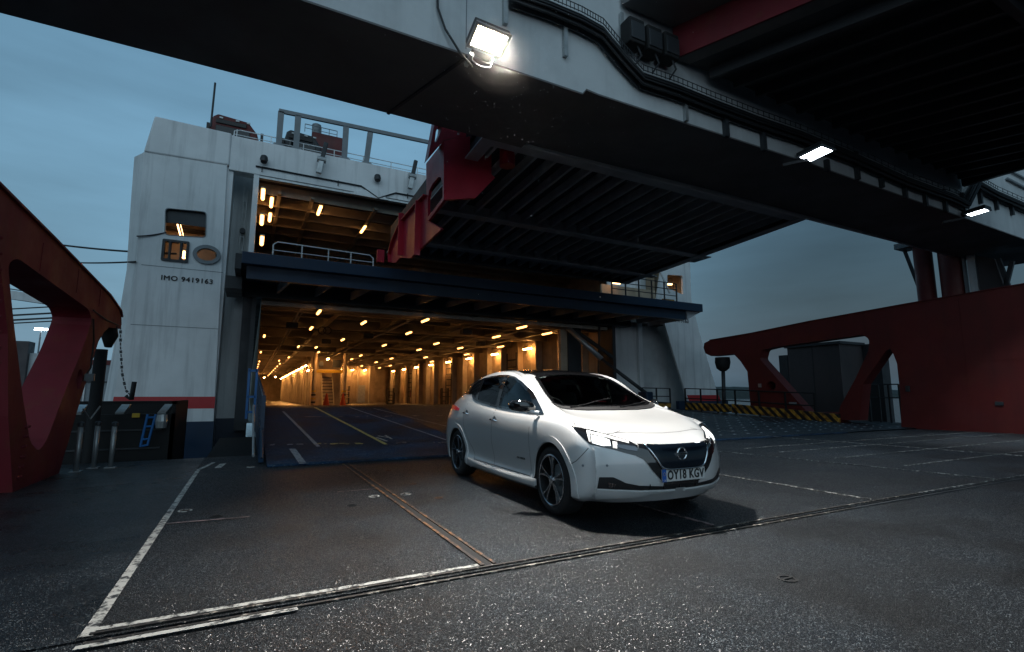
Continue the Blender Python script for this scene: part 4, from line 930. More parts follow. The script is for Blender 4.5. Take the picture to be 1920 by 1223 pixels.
# posts / stiffener hangers on the web
for px, y0, y1 in ((948, 0, 45), (1060, 38, 105), (1285, 175, 226)):
    a, b = YP((px, y0), BY0 - .05), YP((px, y1), BY0 - .05)
    MB().box((a.x - .035, BY0 - .07, b.z), (a.x + .035, BY0, max(a.z, b.z + .3) + (1.0 if y0 == 0 else 0))).build('hanger_bracket', M['galv'], gb_)
for px, y0, y1 in ((1360, 215, 256), (1430, 240, 282), (1550, 300, 320), (1604, 285, 335), (1650, 310, 350), (1694, 330, 370), (1732, 345, 386), (1769, 355, 396), (1804, 362, 404), (1835, 345, 380), (1866, 365, 392), (1895, 375, 402)):
    a, b = YP((px, y0), BY0 - .05), YP((px, y1), BY0 - .05)
    MB().box((a.x - .05, BY0 - .09, b.z), (a.x + .05, BY0, a.z)).build('hanger_bracket', M['darksteel'], gb_)
# cable tray snaking along the web
tr = [YP(p_, BY0 - .16) for p_ in ((960, -10), (1030, 15), (1090, 40), (1130, 62), (1170, 110), (1205, 148), (1270, 170), (1340, 198), (1420, 228), (1500, 255), (1600, 295), (1700, 340), (1790, 372), (1815, 385), (1835, 345), (1870, 365), (1940, 395))]
ct = thing('cable_tray', 'black bundle of cables in a wire tray snaking along the overhead beam', 'cable tray', tr[0])
for k, (dz, r, dy) in enumerate(((0, .028, 0), (.055, .026, .02), (-.05, .026, .02), (.10, .020, -.01), (-.095, .022, 0), (.03, .022, -.04), (-.03, .020, -.05))):
    MB().tube([p_ + Vector((0, dy, dz)) for p_ in tr], r, 6).build('cable', M['cable'], ct, smooth=True)
q = MB(); 
for dz in (.15, .25): q.tube([p_ + Vector((0, -.03, dz)) for p_ in tr], .010, 4)
for i in range(len(tr) - 1):
    for k in range(8): p_ = tr[i].lerp(tr[i + 1], k / 8); q.bar(p_ + Vector((0, -.03, .13)), p_ + Vector((0, -.03, .26)), .010)
q.build('wire_basket', M['darksteel'], ct)
q = MB(); q.v = []; 
for i in range(len(tr) - 1): q.bar(tr[i] + Vector((0, .10, 0)), tr[i + 1] + Vector((0, .10, 0)), .02, .26)
q.build('tray_back', M['darksteel'], ct)
MB().tube([YP((820, -10), BY0 - .03), YP((821, 15), BY0 - .04), YP((835, 55), BY0 - .05), YP((862, 98), BY0 - .1), YP((885, 125), BY0 - .3)], .018, 6).build('lamp_cable', M['cable'], gb_, smooth=True)
for i, px in enumerate(((1187, 65), (1220, 80), (1252, 92))):
    p_ = YP(px, BY0 - .2); t = thing('control_box', ['leftmost', 'middle', 'rightmost'][i] + ' of the three black control boxes above the cable bend', 'control box', p_, 'black control boxes on the overhead beam')
    MB().box((p_.x - .17, p_.y - .12, p_.z - .24), (p_.x + .17, p_.y + .15, p_.z + .24)).build('case', M['black'], t, bevel=.03)
    MB().box((p_.x - .15, p_.y - .14, p_.z - .18), (p_.x + .15, p_.y - .12, p_.z + .14)).build('cover', M['darksteel'], t, bevel=.01)
    MB().tube([p_ + Vector((.05, -.05, -.24)), p_ + Vector((.1, -.08, -.42)), p_ + Vector((-.02, -.03, -.62))], .018, 6).build('cable', M['cable'], t)
MB().bar(YP((1165, 25), BY0 - .04), YP((1166, 75), BY0 - .04), .06).build('hanger_bracket', M['galv'], gb_)
for z_ in ((1340, 100), (1345, 190)):
    pass
# ------------------------------------------------------------------ floodlights
def floodlight(name, label, px_c, size, tilt, yaw, m, energy, col, spread=None):
    p_ = YP(px_c, BY0 - .34 if size[0] < .5 else BY0 - .34); t = thing(name, label, 'floodlight', p_, 'floodlights on the overhead beam')
    R3 = Matrix.Rotation(yaw, 4, 'Z') @ Matrix.Rotation(tilt, 4, 'X')
    w, h, d = size
    def tr_(b): b.v = [tuple((R3 @ Vector(v)) + Vector(p_)) for v in b.v]; return b
    tr_(MB().prism([(-w/2-.03,-h/2-.03,0),(w/2+.03,-h/2-.03,0),(w/2+.03,h/2+.03,0),(-w/2-.03,h/2+.03,0)], (0,0,d))).build('housing', M['darksteel'], t, bevel=.015)
    tr_(MB().plate([(-w/2-.035,-h/2-.035),(w/2+.035,-h/2-.035),(w/2+.035,h/2+.035),(-w/2-.035,h/2+.035)], [[(-w/2+.01,-h/2+.01),(w/2-.01,-h/2+.01),(w/2-.01,h/2-.01),(-w/2+.01,h/2-.01)]], lambda a, b: (a, b, -.02), (0, 0, .03))).build('bezel', M['greypost'], t)
    tr_(MB().box((-w/2, -h/2, -.008), (w/2, h/2, -.004))).build('glass', m, t)
    tr_(MB().box((-w*.3, h/2+.02, .02), (w*.3, h/2+.14, d*.9))).build('gear_box', M['darksteel'], t, bevel=.01)
    la = bpy.data.lights.new('flood_beam', 'AREA'); la.shape = 'RECTANGLE'; la.size = w; la.size_y = h; la.energy = energy; la.color = col
    if spread: la.spread = spread
    lo = bpy.data.objects.new('flood_beam', la); C.objects.link(lo); lo.parent = t
    lo.matrix_local = R3 @ Matrix.Translation((0, 0, -.03))
    return t, p_, R3
t1, p1_, R1 = floodlight('floodlight', 'large bright warm white floodlight on the overhead beam above the car', (917, 76), (.50, .31, .12), R_(-27), R_(3), M['flood1'], 245, (1.0, .95, .89), R_(82))
q = MB().tube([p1_ + Vector(v) for v in ((-.22, .10, -.20), (-.20, .14, -.30), (-.08, .10, -.38), (.06, .08, -.36), (.10, .06, -.22))], .012, 8).build('bracket_hoop', M['darksteel'], t1, smooth=True)
MB().bar(p1_ + Vector((-.22, .10, -.22)), p1_ + Vector((-.22, .33, -.26)), .05).build('bracket_arm', M['galv'], t1)
floodlight('floodlight', 'small cool white floodlight halfway along the overhead beam', (1530, 288), (.42, .50, .10), R_(-4), R_(0), M['flood2'], 80, (.86, .93, 1.0), R_(110))
floodlight('floodlight', 'small cool white floodlight at the right end of the overhead beam', (1833, 398), (.34, .42, .10), R_(-4), R_(0), M['flood2'], 65, (.80, .92, 1.0), R_(75))
for px in ((1495, 296), (1795, 408)):
    a = YP(px, BY0 - .3); MB().bar(a + Vector((-.05, .3, -.05)), a + Vector((.35, 0, .03)), .06).build('lamp_arm', M['darksteel'], gb_)
# ------------------------------------------------------------------ raised road deck overhead, right
od = thing('overhead_deck', 'dark ribbed underside of a raised road deck above right with red edge girder', 'road deck', (12, 2, 7.4))
DX0, DX1 = 6.75, 17.95
ZD_ = 7.42
def gx(y): return 6.72 + (6.3 - y) * .44
MB().prism([(gx(6.3), 6.3, ZD_), (DX1, 6.3, ZD_), (DX1, -8, ZD_), (gx(-8), -8, ZD_)], (0, 0, .25)).build('deck_plate', M['darksteel'], od)
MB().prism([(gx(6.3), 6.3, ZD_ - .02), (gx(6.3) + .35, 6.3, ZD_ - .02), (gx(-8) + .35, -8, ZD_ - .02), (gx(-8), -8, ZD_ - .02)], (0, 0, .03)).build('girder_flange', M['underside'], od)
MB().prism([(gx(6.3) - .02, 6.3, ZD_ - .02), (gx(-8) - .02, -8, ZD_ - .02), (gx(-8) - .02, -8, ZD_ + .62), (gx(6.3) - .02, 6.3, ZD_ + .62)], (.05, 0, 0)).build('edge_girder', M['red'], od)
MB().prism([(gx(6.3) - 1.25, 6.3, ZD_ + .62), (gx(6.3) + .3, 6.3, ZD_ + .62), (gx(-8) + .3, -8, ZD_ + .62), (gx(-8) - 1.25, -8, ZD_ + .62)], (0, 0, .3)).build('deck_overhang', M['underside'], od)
for k in range(16):
    x = .8 + k * .66; MB().prism([(gx(6.3) + x, 6.2, ZD_ - .22), (gx(6.3) + x + .10, 6.2, ZD_ - .22), (gx(-8) + x + .10, -8, ZD_ - .22), (gx(-8) + x, -8, ZD_ - .22)], (0, 0, .22)).build('rib', M['deckrib'], od)
for y in (2.6, -1.6): MB().box((gx(y) + .4, y, ZD_ - .45), (DX1, y + .12, ZD_)).build('cross_beam', M['deckrib'], od)
MB().box((DX1 - .05, -8, ZD_ - .3), (DX1 + .1, 6.3, ZD_ + 1.2)).build('edge_girder', M['darksteel'], od)
# pipes and rails to the right of the deck, on the beam
q = MB(); a, b = YP((1888, 335), BY0 - .05), YP((1940, 362), BY0 - .05); q.bar(a, b, .06); q.bar(a + Vector((0, 0, .35)), b + Vector((0, 0, .35)), .05); q.build('beam_rail', M['greypost'], gb_)

# ------------------------------------------------------------------ upper linkspan ramp hanging between beam and ferry
ur = thing('upper_ramp', 'dark raised upper ramp with ribbed underside hanging between overhead beam and ferry', 'ramp', (9, 13, 6.1))
UY0, UY1, UX0, UX1 = 8.6, 16.6, 3.95, 14.1
def uz(y): return 6.30 - (y - 8.6) * .045
MB().prism([(UX0, UY0, uz(UY0) + .30), (UX0, UY1, uz(UY1) + .30), (UX0, UY1, uz(UY1) + .42), (UX0, UY0, uz(UY0) + .42)], (UX1 - UX0, 0, 0)).build('deck_plate', M['darksteel'], ur)
for y in (8.75, 12.55, 15.3):
    MB().box((UX0, y, uz(y) - .0), (UX1, y + .06, uz(y) + .34)).build('cross_girder', M['rib'], ur)
    MB().box((UX0, y - .13, uz(y) - .03), (UX1 + (.5 if y > 10 else 0), y + .19, uz(y))).build('girder_flange', M['rib'], ur)
for k in range(20):
    x = UX0 + .35 + k * .5
    MB().prism([(x, UY0 + .1, uz(UY0) + .08), (x, UY1 - .1, uz(UY1) + .08), (x, UY1 - .1, uz(UY1) + .31), (x, UY0 + .1, uz(UY0) + .31)], (.07, 0, 0)).build('rib', M['rib'], ur)
for x in (UX0, UX1 - .06):
    MB().prism([(x, UY0, uz(UY0) - .02), (x, UY1, uz(UY1) - .02), (x, UY1, uz(UY1) + .9), (x, UY0, uz(UY0) + .9)], (.06, 0, 0)).build('side_web', M['darksteel'], ur)
    MB().prism([(x - .12, UY0, uz(UY0) - .05), (x + .18, UY0, uz(UY0) - .05), (x + .18, UY1, uz(UY1) - .05), (x - .12, UY1, uz(UY1) - .05)], (0, 0, .03)).build('side_flange', M['rib'], ur)
MB().box((UX0, UY1 - .05, uz(UY1) - .05), (UX1, UY1 + .02, uz(UY1) + .7)).build('end_web', M['darksteel'], ur)
for y, L in ((13.2, 1.1), (15.2, .6)):
    MB().prism([(UX1, y, uz(y) + .4), (UX1 + L, y, uz(y) + .45), (UX1 + L, y, uz(y) + .20), (UX1 + L * .6, y, uz(y) + .05), (UX1, y, uz(y))], (0, .15, 0)).build('bracket', M['darksteel'], ur)
MB().prism([(UX1, UY0, uz(UY0)), (UX1 + .05, UY0, uz(UY0) + .7), (UX0, UY0, uz(UY0) + .7), (UX0, UY0, uz(UY0))], (0, .06, 0)).build('end_web', M['darksteel'], ur)
# red housing on its near left corner and red side girder running to the ferry
Z5 = lambda x, y: (720 + x / 4.368, 220 + y / 4.368)
FY = 9.6
fp = lambda x, y: YP(Z5(x, y), FY)
rh = thing('red_hoist_tower', 'bright red steel hoist tower with arched opening beside the raised ramp', 'hoist tower', fp(493, 640))
main = [fp(495, 195), fp(600, 170), fp(770, 150), fp(880, 120), fp(880, 465), fp(910, 495), fp(750, 660), fp(495, 675)]
MB().prism(main, (0, .10, 0)).build('front_plate', M['hoistred'], rh)
XL = fp(495, 195).x
lp_ = lambda x, y: XP(Z5(x, y), XL)
lf = [lp_(490, 195), lp_(345, 380), lp_(350, 830), lp_(362, 850), lp_(490, 675)]
arch = [lp_(478, 660), lp_(480, 545), lp_(465, 492), lp_(445, 490), lp_(400, 540), lp_(370, 600), lp_(358, 690), lp_(360, 815)]
MB().plate([(p_.y, p_.z) for p_ in lf], [[(p_.y + (.0), p_.z) for p_ in arch][:8]], lambda a, b: (XL, a, b), (.06, 0, 0)).build('side_plate', M['hoistred'], rh)
yb = max(p_.y for p_ in lf)
MB().prism([(XL + .05, FY + .1, main[0].z - .05), (XL + .05, yb, lf[1].z), (XL + 2.0, yb, lf[1].z), (main[3].x, FY + .1, main[3].z - .05)], (0, 0, .04)).build('top_plate', M['hoistred'], rh)
MB().box((XL + .5, FY + .1, uz(FY)), (XL + .58, yb, lf[0].z - .2)).build('inner_plate', M['redwall'], rh)
mx = fp(1060, 200)
MB().prism([fp(882, 130), fp(1080, 178), fp(1085, 350), fp(960, 480), fp(900, 470), fp(885, 455)], (0, .5, 0)).v
col_ = [YP(Z5(x, y), 9.3) for x, y in ((945, 145), (1100, 185), (1095, 345), (945, 478))]
o = MB().lathe([(.17, 6.1), (.17, 7.6)], (YP(Z5(1010, 300), 9.3).x, 9.3, 0), (0, 0, 1), 24).build('hinge_cylinder', M['hoistred'], rh); smooth_angle(o)
rf_ = [YP(Z5(x, y), 9.75) for x, y in ((415, 30), (500, 40), (675, 85), (672, 150), (620, 148), (600, 72), (590, 72), (588, 140), (495, 165), (345, 380), (365, 300))]
MB().plate([(p_.x, p_.z) for p_ in [YP(Z5(x, y), 9.75) for x, y in ((420, 15), (700, 70), (675, 92), (672, 160), (495, 180), (360, 340))]],
           [[(p_.x, p_.z) for p_ in [YP(Z5(x, y), 9.75) for x, y in ((458, 45), (475, 60), (468, 110), (430, 200), (416, 205), (425, 120))]],
            [(p_.x, p_.z) for p_ in [YP(Z5(x, y), 9.75) for x, y in ((600, 78), (622, 85), (622, 140), (600, 145))]]], lambda a, b: (a, 9.75, b), (0, .25, 0)).build('upper_frame', M['hoistred'], rh)
# low girder
gq = lambda x, y: XP(Z5(x, y), XL)
sg_out = [gq(350, 640), gq(285, 705), gq(150, 860), gq(80, 1020), gq(55, 1120), gq(60, 1190), gq(95, 1190), gq(130, 1150), gq(215, 1155), gq(470, 915), gq(352, 845)]
sgd = thing('red_ramp_girder', 'low red side girder with stiffeners lit orange from the ferry garage', 'girder', gq(215, 1155))
MB().plate([(p_.y, p_.z) for p_ in sg_out], [], lambda a, b: (XL, a, b), (.06, 0, 0)).build('web', M['hoistred'], sgd)
q = MB()
for a, b in zip(sg_out[:5], sg_out[1:6]): q.bar(a, b, .18, .03, up=(0, 0, 1))
q.build('top_flange', M['hoistred'], sgd)
for x_ in (155, 295): 
    a = gq(x_ , 1040); MB().box((XL - .14, a.y - .02, gq(x_, 1130).z), (XL, a.y + .02, gq(x_, 800 if x_ < 200 else 700).z)).build('stiffener', M['hoistred'], sgd)
a = gq(30, 1160); MB().box((XL - .3, a.y, a.z - .12), (XL - .1, a.y + .1, a.z + .25)).build('guide_lug', M['hoistred'], sgd)
# ------------------------------------------------------------------ left quay clutter
fb = thing('fender_frame', 'big black steel fender frame with pale slanted braces behind the posts', 'fender frame', (-2.3, 12.2, 0))
a, b = YP((140, 790), 12.2), YP((330, 752), 12.2)
MB().box((a.x - 2, 12.2, -2.6), (b.x, 12.35, YP((300, 776), 12.2).z)).build('front_wall', M['black'], fb)
MB().box((a.x - 2, 12.2, b.z - .06), (b.x, 12.5, b.z)).build('top_rail', M['black'], fb)
MB().box((b.x - .06, 12.2, -2.6), (b.x, 14.6, b.z)).build('end_wall', M['black'], fb)
MB().box((a.x - 2, 14.5, -2.6), (b.x, 14.6, b.z - .05)).build('rear_wall', M['black'], fb)
for x0_, x1_ in ((143, 160), (224, 240), (303, 320)):
    p_, q_ = YP((x0_, 776), 12.21), YP((x1_, 756), 13.1)
    MB().bar(p_, q_, .14, .05).build('brace', M['galv'], fb)
for zz in (.1, .45): MB().box((a.x - 1, 12.17, zz), (b.x - .2, 12.2, zz + .03)).build('plank_edge', M['darksteel'], fb)
p_ = YP((150, 800), 12.15); MB().box((YP((143,0),12.15).x, 12.14, YP((0, 812), 12.15).z), (YP((210,0),12.15).x, 12.18, YP((0, 778), 12.15).z)).build('rubbing_panel', M['brownbox'], fb)
p_ = YP((255, 779), 12.15); MB().box((p_.x - .06, 12.13, p_.z - .04), (p_.x + .06, 12.19, p_.z + .04)).build('notice_plate', M['yellow'], fb)
p_ = YP((303, 790), 12.1); o = MB().lathe([(.09, -.13), (.11, .0), (.09, .13)], p_, (0, 0, 1), 14).build('lamp', M['galv'], fb)
ldr = thing('ladder', 'bright blue ladder leaning on the black fender frame', 'ladder', YP((262, 838), 12.05))
a1, a2, b1_, b2_ = YP((263, 838), 12.1), YP((277, 777), 12.1), YP((276, 836), 12.1), YP((292, 777), 12.1)
MB().tube([a1, a2], .022, 6).build('stile', M['brightblue'], ldr); MB().tube([b1_, b2_], .022, 6).build('stile', M['brightblue'], ldr)
for f in (.02, .22, .62, .9): MB().tube([a1.lerp(a2, f), b1_.lerp(b2_, f)], .02, 6).build('rung', M['brightblue'], ldr)
for i, (px, tp_) in enumerate((((142, 885), (150, 800)), ((175, 878), (184, 798)), ((207, 877), (213, 799)))):
    g = GP(px); t = thing('quay_post', ['leftmost', 'middle', 'rightmost'][i] + ' of three slim grey metal posts in front of the black fender frame', 'post', g, 'slim grey posts on the quay')
    zt_ = YP(tp_, g.y).z
    MB().tube([g, (g.x, g.y, zt_)], .035, 10).build('shaft', M['galv'], t, smooth=True)
    MB().lathe([(.045, 0), (.045, .05), (.02, .07)], (g.x, g.y, zt_), (0, 0, 1), 10).build('cap', M['darksteel'], t)
    MB().box((g.x - .07, g.y - .07, 0), (g.x + .07, g.y + .07, .012)).build('foot', M['galv'], t)
tag(MB().tube([GP((142, 885)) + Vector((0, 0, .93)), GP((158, 881)) + Vector((0, 0, .76)), GP((175, 878)) + Vector((0, 0, .96))], .012, 6).build('chain', M['galv'], None), 'chain slung between the left and middle grey posts', 'chain')
MB().box((-4.2, 6.0, -.1), (-4.1, 9.0, 2.0)).v
# dark post behind the red girder
p_ = YP((176, 760), 11.8); pp = thing('mooring_dolphin', 'tall black pile between red girder and ferry tower', 'pile', (p_.x, 11.8, 0))
MB().tube([(p_.x, 11.8, -2.6), (p_.x + .02, 11.8, YP((180, 655), 11.8).z)], .10, 14).build('shaft', M['black'], pp, smooth=True)
# mooring lines, anchor-like fairlead chain
def rope(name, label, a, b, sag, r, m, n=16):
    pts = []
    for i in range(n + 1): t = i / n; q_ = Vector(a).lerp(Vector(b), t); q_.z -= sag * 4 * t * (1 - t); pts.append(q_)
    return tag(MB().tube(pts, r, 6).build(name, m, None, smooth=True), label, 'rope', None)
rope('mooring_rope', 'upper mooring rope from the red girder to the square fairlead', XP((118, 460), -6.5), YP((330, 476), YS + .1), .05, .035, M['rope'])
rope('mooring_rope', 'lower mooring rope from the red girder to the ferry tower edge', XP((150, 493), -6.5), YP((254, 491), YS - .05), .02, .03, M['rope'])
rope('mooring_rope', 'short dark cable hooked into the tower window', YP((256, 443), YS - .06), YP((312, 436), YS), .03, .022, M['rope'])
ch_ = [YP(p_, 15) for p_ in ((226, 612), (226, 650), (229, 700), (236, 732), (245, 742), (250, 728), (252, 715))]
q = MB()
for i in range(len(ch_) - 1):
    n_ = max(2, int((ch_[i + 1] - ch_[i]).length / .09))
    for k in range(n_): a = ch_[i].lerp(ch_[i + 1], k / n_); b = ch_[i].lerp(ch_[i + 1], (k + .8) / n_); q.bar(a, b, .05 if k % 2 else .02, .02 if k % 2 else .05)
tag(q.build('hanging_chain', M['darksteel'], None), 'dark chain hanging in a loop at the edge of the white ferry tower', 'chain')
hk = MB(); hk.tube([YP((246, 750), 14.5), YP((252, 716), 14.5)], .05, 8); hk.tube([YP((236, 742), 14.5), YP((243, 748), 14.5), YP((250, 738), 14.5)], .04, 8)
tag(hk.build('mooring_hook', M['black'], None, smooth=True), 'black mooring hook standing on the fender frame against the white tower', 'hook')
# far side: containers, warehouse, lamp mast, gangway
cs = thing('container_stack', 'stack of pale containers with red topped edge between red girder and tower', 'containers', YP((203, 720), 45))
a, b = YP((182, 735), 45), YP((222, 676), 45)
MB().box((a.x - 3, 45, -2.6), (b.x + 2, 49, b.z - .35)).build('container', M['greypost'], cs)
MB().box((a.x - 3, 44.95, b.z - .35), (b.x + 2, 49, b.z)).build('top_container', M['redwall'], cs)
for k in range(12): x = a.x - 3 + k * .75; MB().box((x, 44.9, .4), (x + .08, 45, b.z - .5)).build('door_rod', M['galv'], cs)
for z in (.35, 2.0): MB().box((a.x - 3, 44.92, z), (b.x + 2, 45, z + .12)).build('rail', M['darksteel'], cs)
wh = thing('warehouse', 'pale far warehouse seen through the triangular opening of the left girder', 'warehouse', YP((50, 690), 120))
a, b = YP((30, 700), 120), YP((66, 655), 120)
MB().box((a.x - 18, 120, -2.6), (b.x + 6, 130, YP((50, 662), 120).z)).build('wall', M['white2'], wh)
MB().box((a.x - 18, 119, -2.6), (a.x + 1.5, 122, YP((30, 640), 120).z)).build('dark_wing', M['brownbox'], wh)
for k in range(3): x = a.x + 2.5 + k * 2.2; MB().box((x, 119.9, -1), (x + .7, 120, 3.2)).build('door', M['darksteel'], wh)
lm = thing('lamp_mast', 'tall far lamp mast with bright white light seen through the left girder opening', 'lamp mast', YP((77, 680), 150))
c_ = YP((77, 618), 150); MB().tube([(c_.x, 150, -2.6), (c_.x, 150, c_.z)], .16, 8).build('mast', M['greypost'], lm)
MB().box((c_.x - 1.1, 149.8, c_.z - .15), (c_.x + 1.1, 150.2, c_.z + .25)).build('lamp_head', lamp('far lamp glow', (.9, .95, 1), 40), lm)
gw = thing('gangway', 'pale covered gangway with cables crossing behind the left girder opening', 'gangway', YP((55, 560), 60))
for y_, w_ in ((556, .9), (580, .10), (592, .14), (601, .14), (607, .10), (545, .08)):
    a, b = YP((-40, y_ - 12 if y_ < 575 else y_ + 3), 60), YP((105, y_ + 10 if y_ < 575 else y_ - 5), 60)
    MB().bar(a, b, .5 if y_ == 556 else w_, .75 if y_ == 556 else w_).build('walkway' if y_ == 556 else 'cable', M['white2'] if y_ == 556 else M['rope'], gw)
# fine rain caught in the floodlight
rn = random.Random(5); q = MB()
for k in range(280):
    yy_ = rn.uniform(4.2, 6.2); r_ = abs(rn.gauss(0, 1)); x = 2.9 + rn.gauss(.25, .9); z = 6.4 - abs(rn.gauss(0, 1.6))
    L_ = rn.uniform(.007, .013); w_ = rn.uniform(.0016, .0026)
    q.add([(x - w_, yy_, z), (x, yy_ - w_, z), (x + w_, yy_, z), (x, yy_ + w_, z), (x, yy_, z + L_), (x, yy_, z - L_ * .4)], [(0,1,4),(1,2,4),(2,3,4),(3,0,4),(1,0,5),(2,1,5),(3,2,5),(0,3,5)])
rm = mat('rain drop', (.85, .87, .9), .1); q.build('rain', rm, None, kind='stuff')

# drizzle haze added round the lamp for a soft glow, a thin mist
bmm = bmesh.new(); bmesh.ops.create_icosphere(bmm, subdivisions=3, radius=1.0)
for v in bmm.verts: v.co = Vector((v.co.x * .95, v.co.y * .60, v.co.z * .95))
mm_ = bpy.data.meshes.new('glow_haze'); bmm.to_mesh(mm_); bmm.free()
vm = bpy.data.materials.new('drizzle mist'); vm.use_nodes = True; vm.node_tree.nodes.clear()
pv = vm.node_tree.nodes.new('ShaderNodeVolumePrincipled'); pv.inputs['Density'].default_value = .010; pv.inputs['Color'].default_value = (1, .93, .85, 1); pv.inputs['Anisotropy'].default_value = .3
ov = vm.node_tree.nodes.new('ShaderNodeOutputMaterial'); vm.node_tree.links.new(pv.outputs[0], ov.inputs['Volume'])
mm_.materials.append(vm); mo_ = bpy.data.objects.new('glow_haze', mm_); C.objects.link(mo_); mo_['kind'] = 'stuff'; mo_.location = p1_ + Vector((0, -.30, -.10))
vn, vl = vm.node_tree.nodes, vm.node_tree.links
tcv = vn.new('ShaderNodeTexCoord'); vdv = vn.new('ShaderNodeVectorMath'); vdv.operation = 'DIVIDE'; vdv.inputs[1].default_value = (.95, .60, .95)
gv = vn.new('ShaderNodeTexGradient'); gv.gradient_type = 'QUADRATIC_SPHERE'
mv = vn.new('ShaderNodeMath'); mv.operation = 'MULTIPLY'; mv.inputs[1].default_value = .035
vl.new(tcv.outputs['Object'], vdv.inputs[0]); vl.new(vdv.outputs[0], gv.inputs['Vector']); vl.new(gv.outputs['Fac'], mv.inputs[0]); vl.new(mv.outputs[0], pv.inputs['Density'])
# ------------------------------------------------------------------ the white hatchback
CAR_LOC = Vector((3.50, 4.25, 0.0)); CAR_ROT = -0.0319
def carpaint():
    m = bpy.data.materials.new('pearl white car paint'); m.use_nodes = True
    n, l = m.node_tree.nodes, m.node_tree.links; b = n['Principled BSDF']
    b.inputs['Base Color'].default_value = (0.66, 0.665, 0.66, 1); b.inputs['Roughness'].default_value = 0.34
    b.inputs['Metallic'].default_value = 0.15
    b.inputs['Coat Weight'].default_value = 1.0; b.inputs['Coat Roughness'].default_value = 0.03
    g = n.new('ShaderNodeNewGeometry'); t = n.new('ShaderNodeTexNoise'); t.inputs['Scale'].default_value = 900
    l.new(g.outputs['Position'], t.inputs['Vector'])
    ix = n.new('ShaderNodeMix'); ix.data_type = 'RGBA'; l.new(g.outputs['Backfacing'], ix.inputs['Factor'])
    ix.inputs['A'].default_value = (0.66, 0.665, 0.66, 1); ix.inputs['B'].default_value = (0.02, 0.02, 0.022, 1)   # trimmed dark inside
    l.new(ix.outputs['Result'], b.inputs['Base Color'])
    cw = n.new('ShaderNodeMath'); cw.operation = 'SUBTRACT'; cw.inputs[0].default_value = 1; l.new(g.outputs['Backfacing'], cw.inputs[1]); l.new(cw.outputs[0], b.inputs['Coat Weight'])
    bp = n.new('ShaderNodeBump'); bp.inputs['Strength'].default_value = 0.03; bp.inputs['Distance'].default_value = 0.001
    l.new(t.outputs['Fac'], bp.inputs['Height']); l.new(bp.outputs[0], b.inputs['Normal'])
    return m
M['paint'] = carpaint()
M['gloss'] = mat('gloss black trim', (0.008, 0.008, 0.009), 0.08, coat=1.0)
M['grille'] = mat('deep blue grille', (0.004, 0.008, 0.015), 0.2, coat=0.3)
M['matt'] = mat('matt black plastic', (0.012, 0.012, 0.013), 0.55)
M['chrome'] = mat('chrome', (0.75, 0.77, 0.80), 0.10, 1.0)
M['alloy'] = mat('machined alloy', (0.55, 0.56, 0.58), 0.25, 1.0)
M['darkalloy'] = mat('dark alloy', (0.035, 0.037, 0.04), 0.35, 0.5)
M['hl'] = lamp('headlamp glow', (0.90, 0.96, 1.0), 1.3)
M['drl'] = lamp('daytime lamp glow', (1.0, 0.95, 0.86), .55)
M['hlchrome'] = mat('headlamp reflector', (0.16, 0.165, 0.18), 0.22, 1.0)
M['platew'] = mat('plate white', (0.62, 0.62, 0.60), 0.45)
M['plateb'] = mat('plate blue', (0.01, 0.10, 0.42), 0.45)
M['tail'] = mat('tail lamp red', (0.40, 0.012, 0.03), 0.15, coat=1.0, emit=(1, 0.05, 0.1), estr=0.15)
M['gap'] = mat('panel gap', (0.06, 0.06, 0.06), 0.7)

car = thing('parked_car', 'white five door electric hatchback with black roof, headlights on, parked below the floodlight', 'car', CAR_LOC, rotz=CAR_ROT)

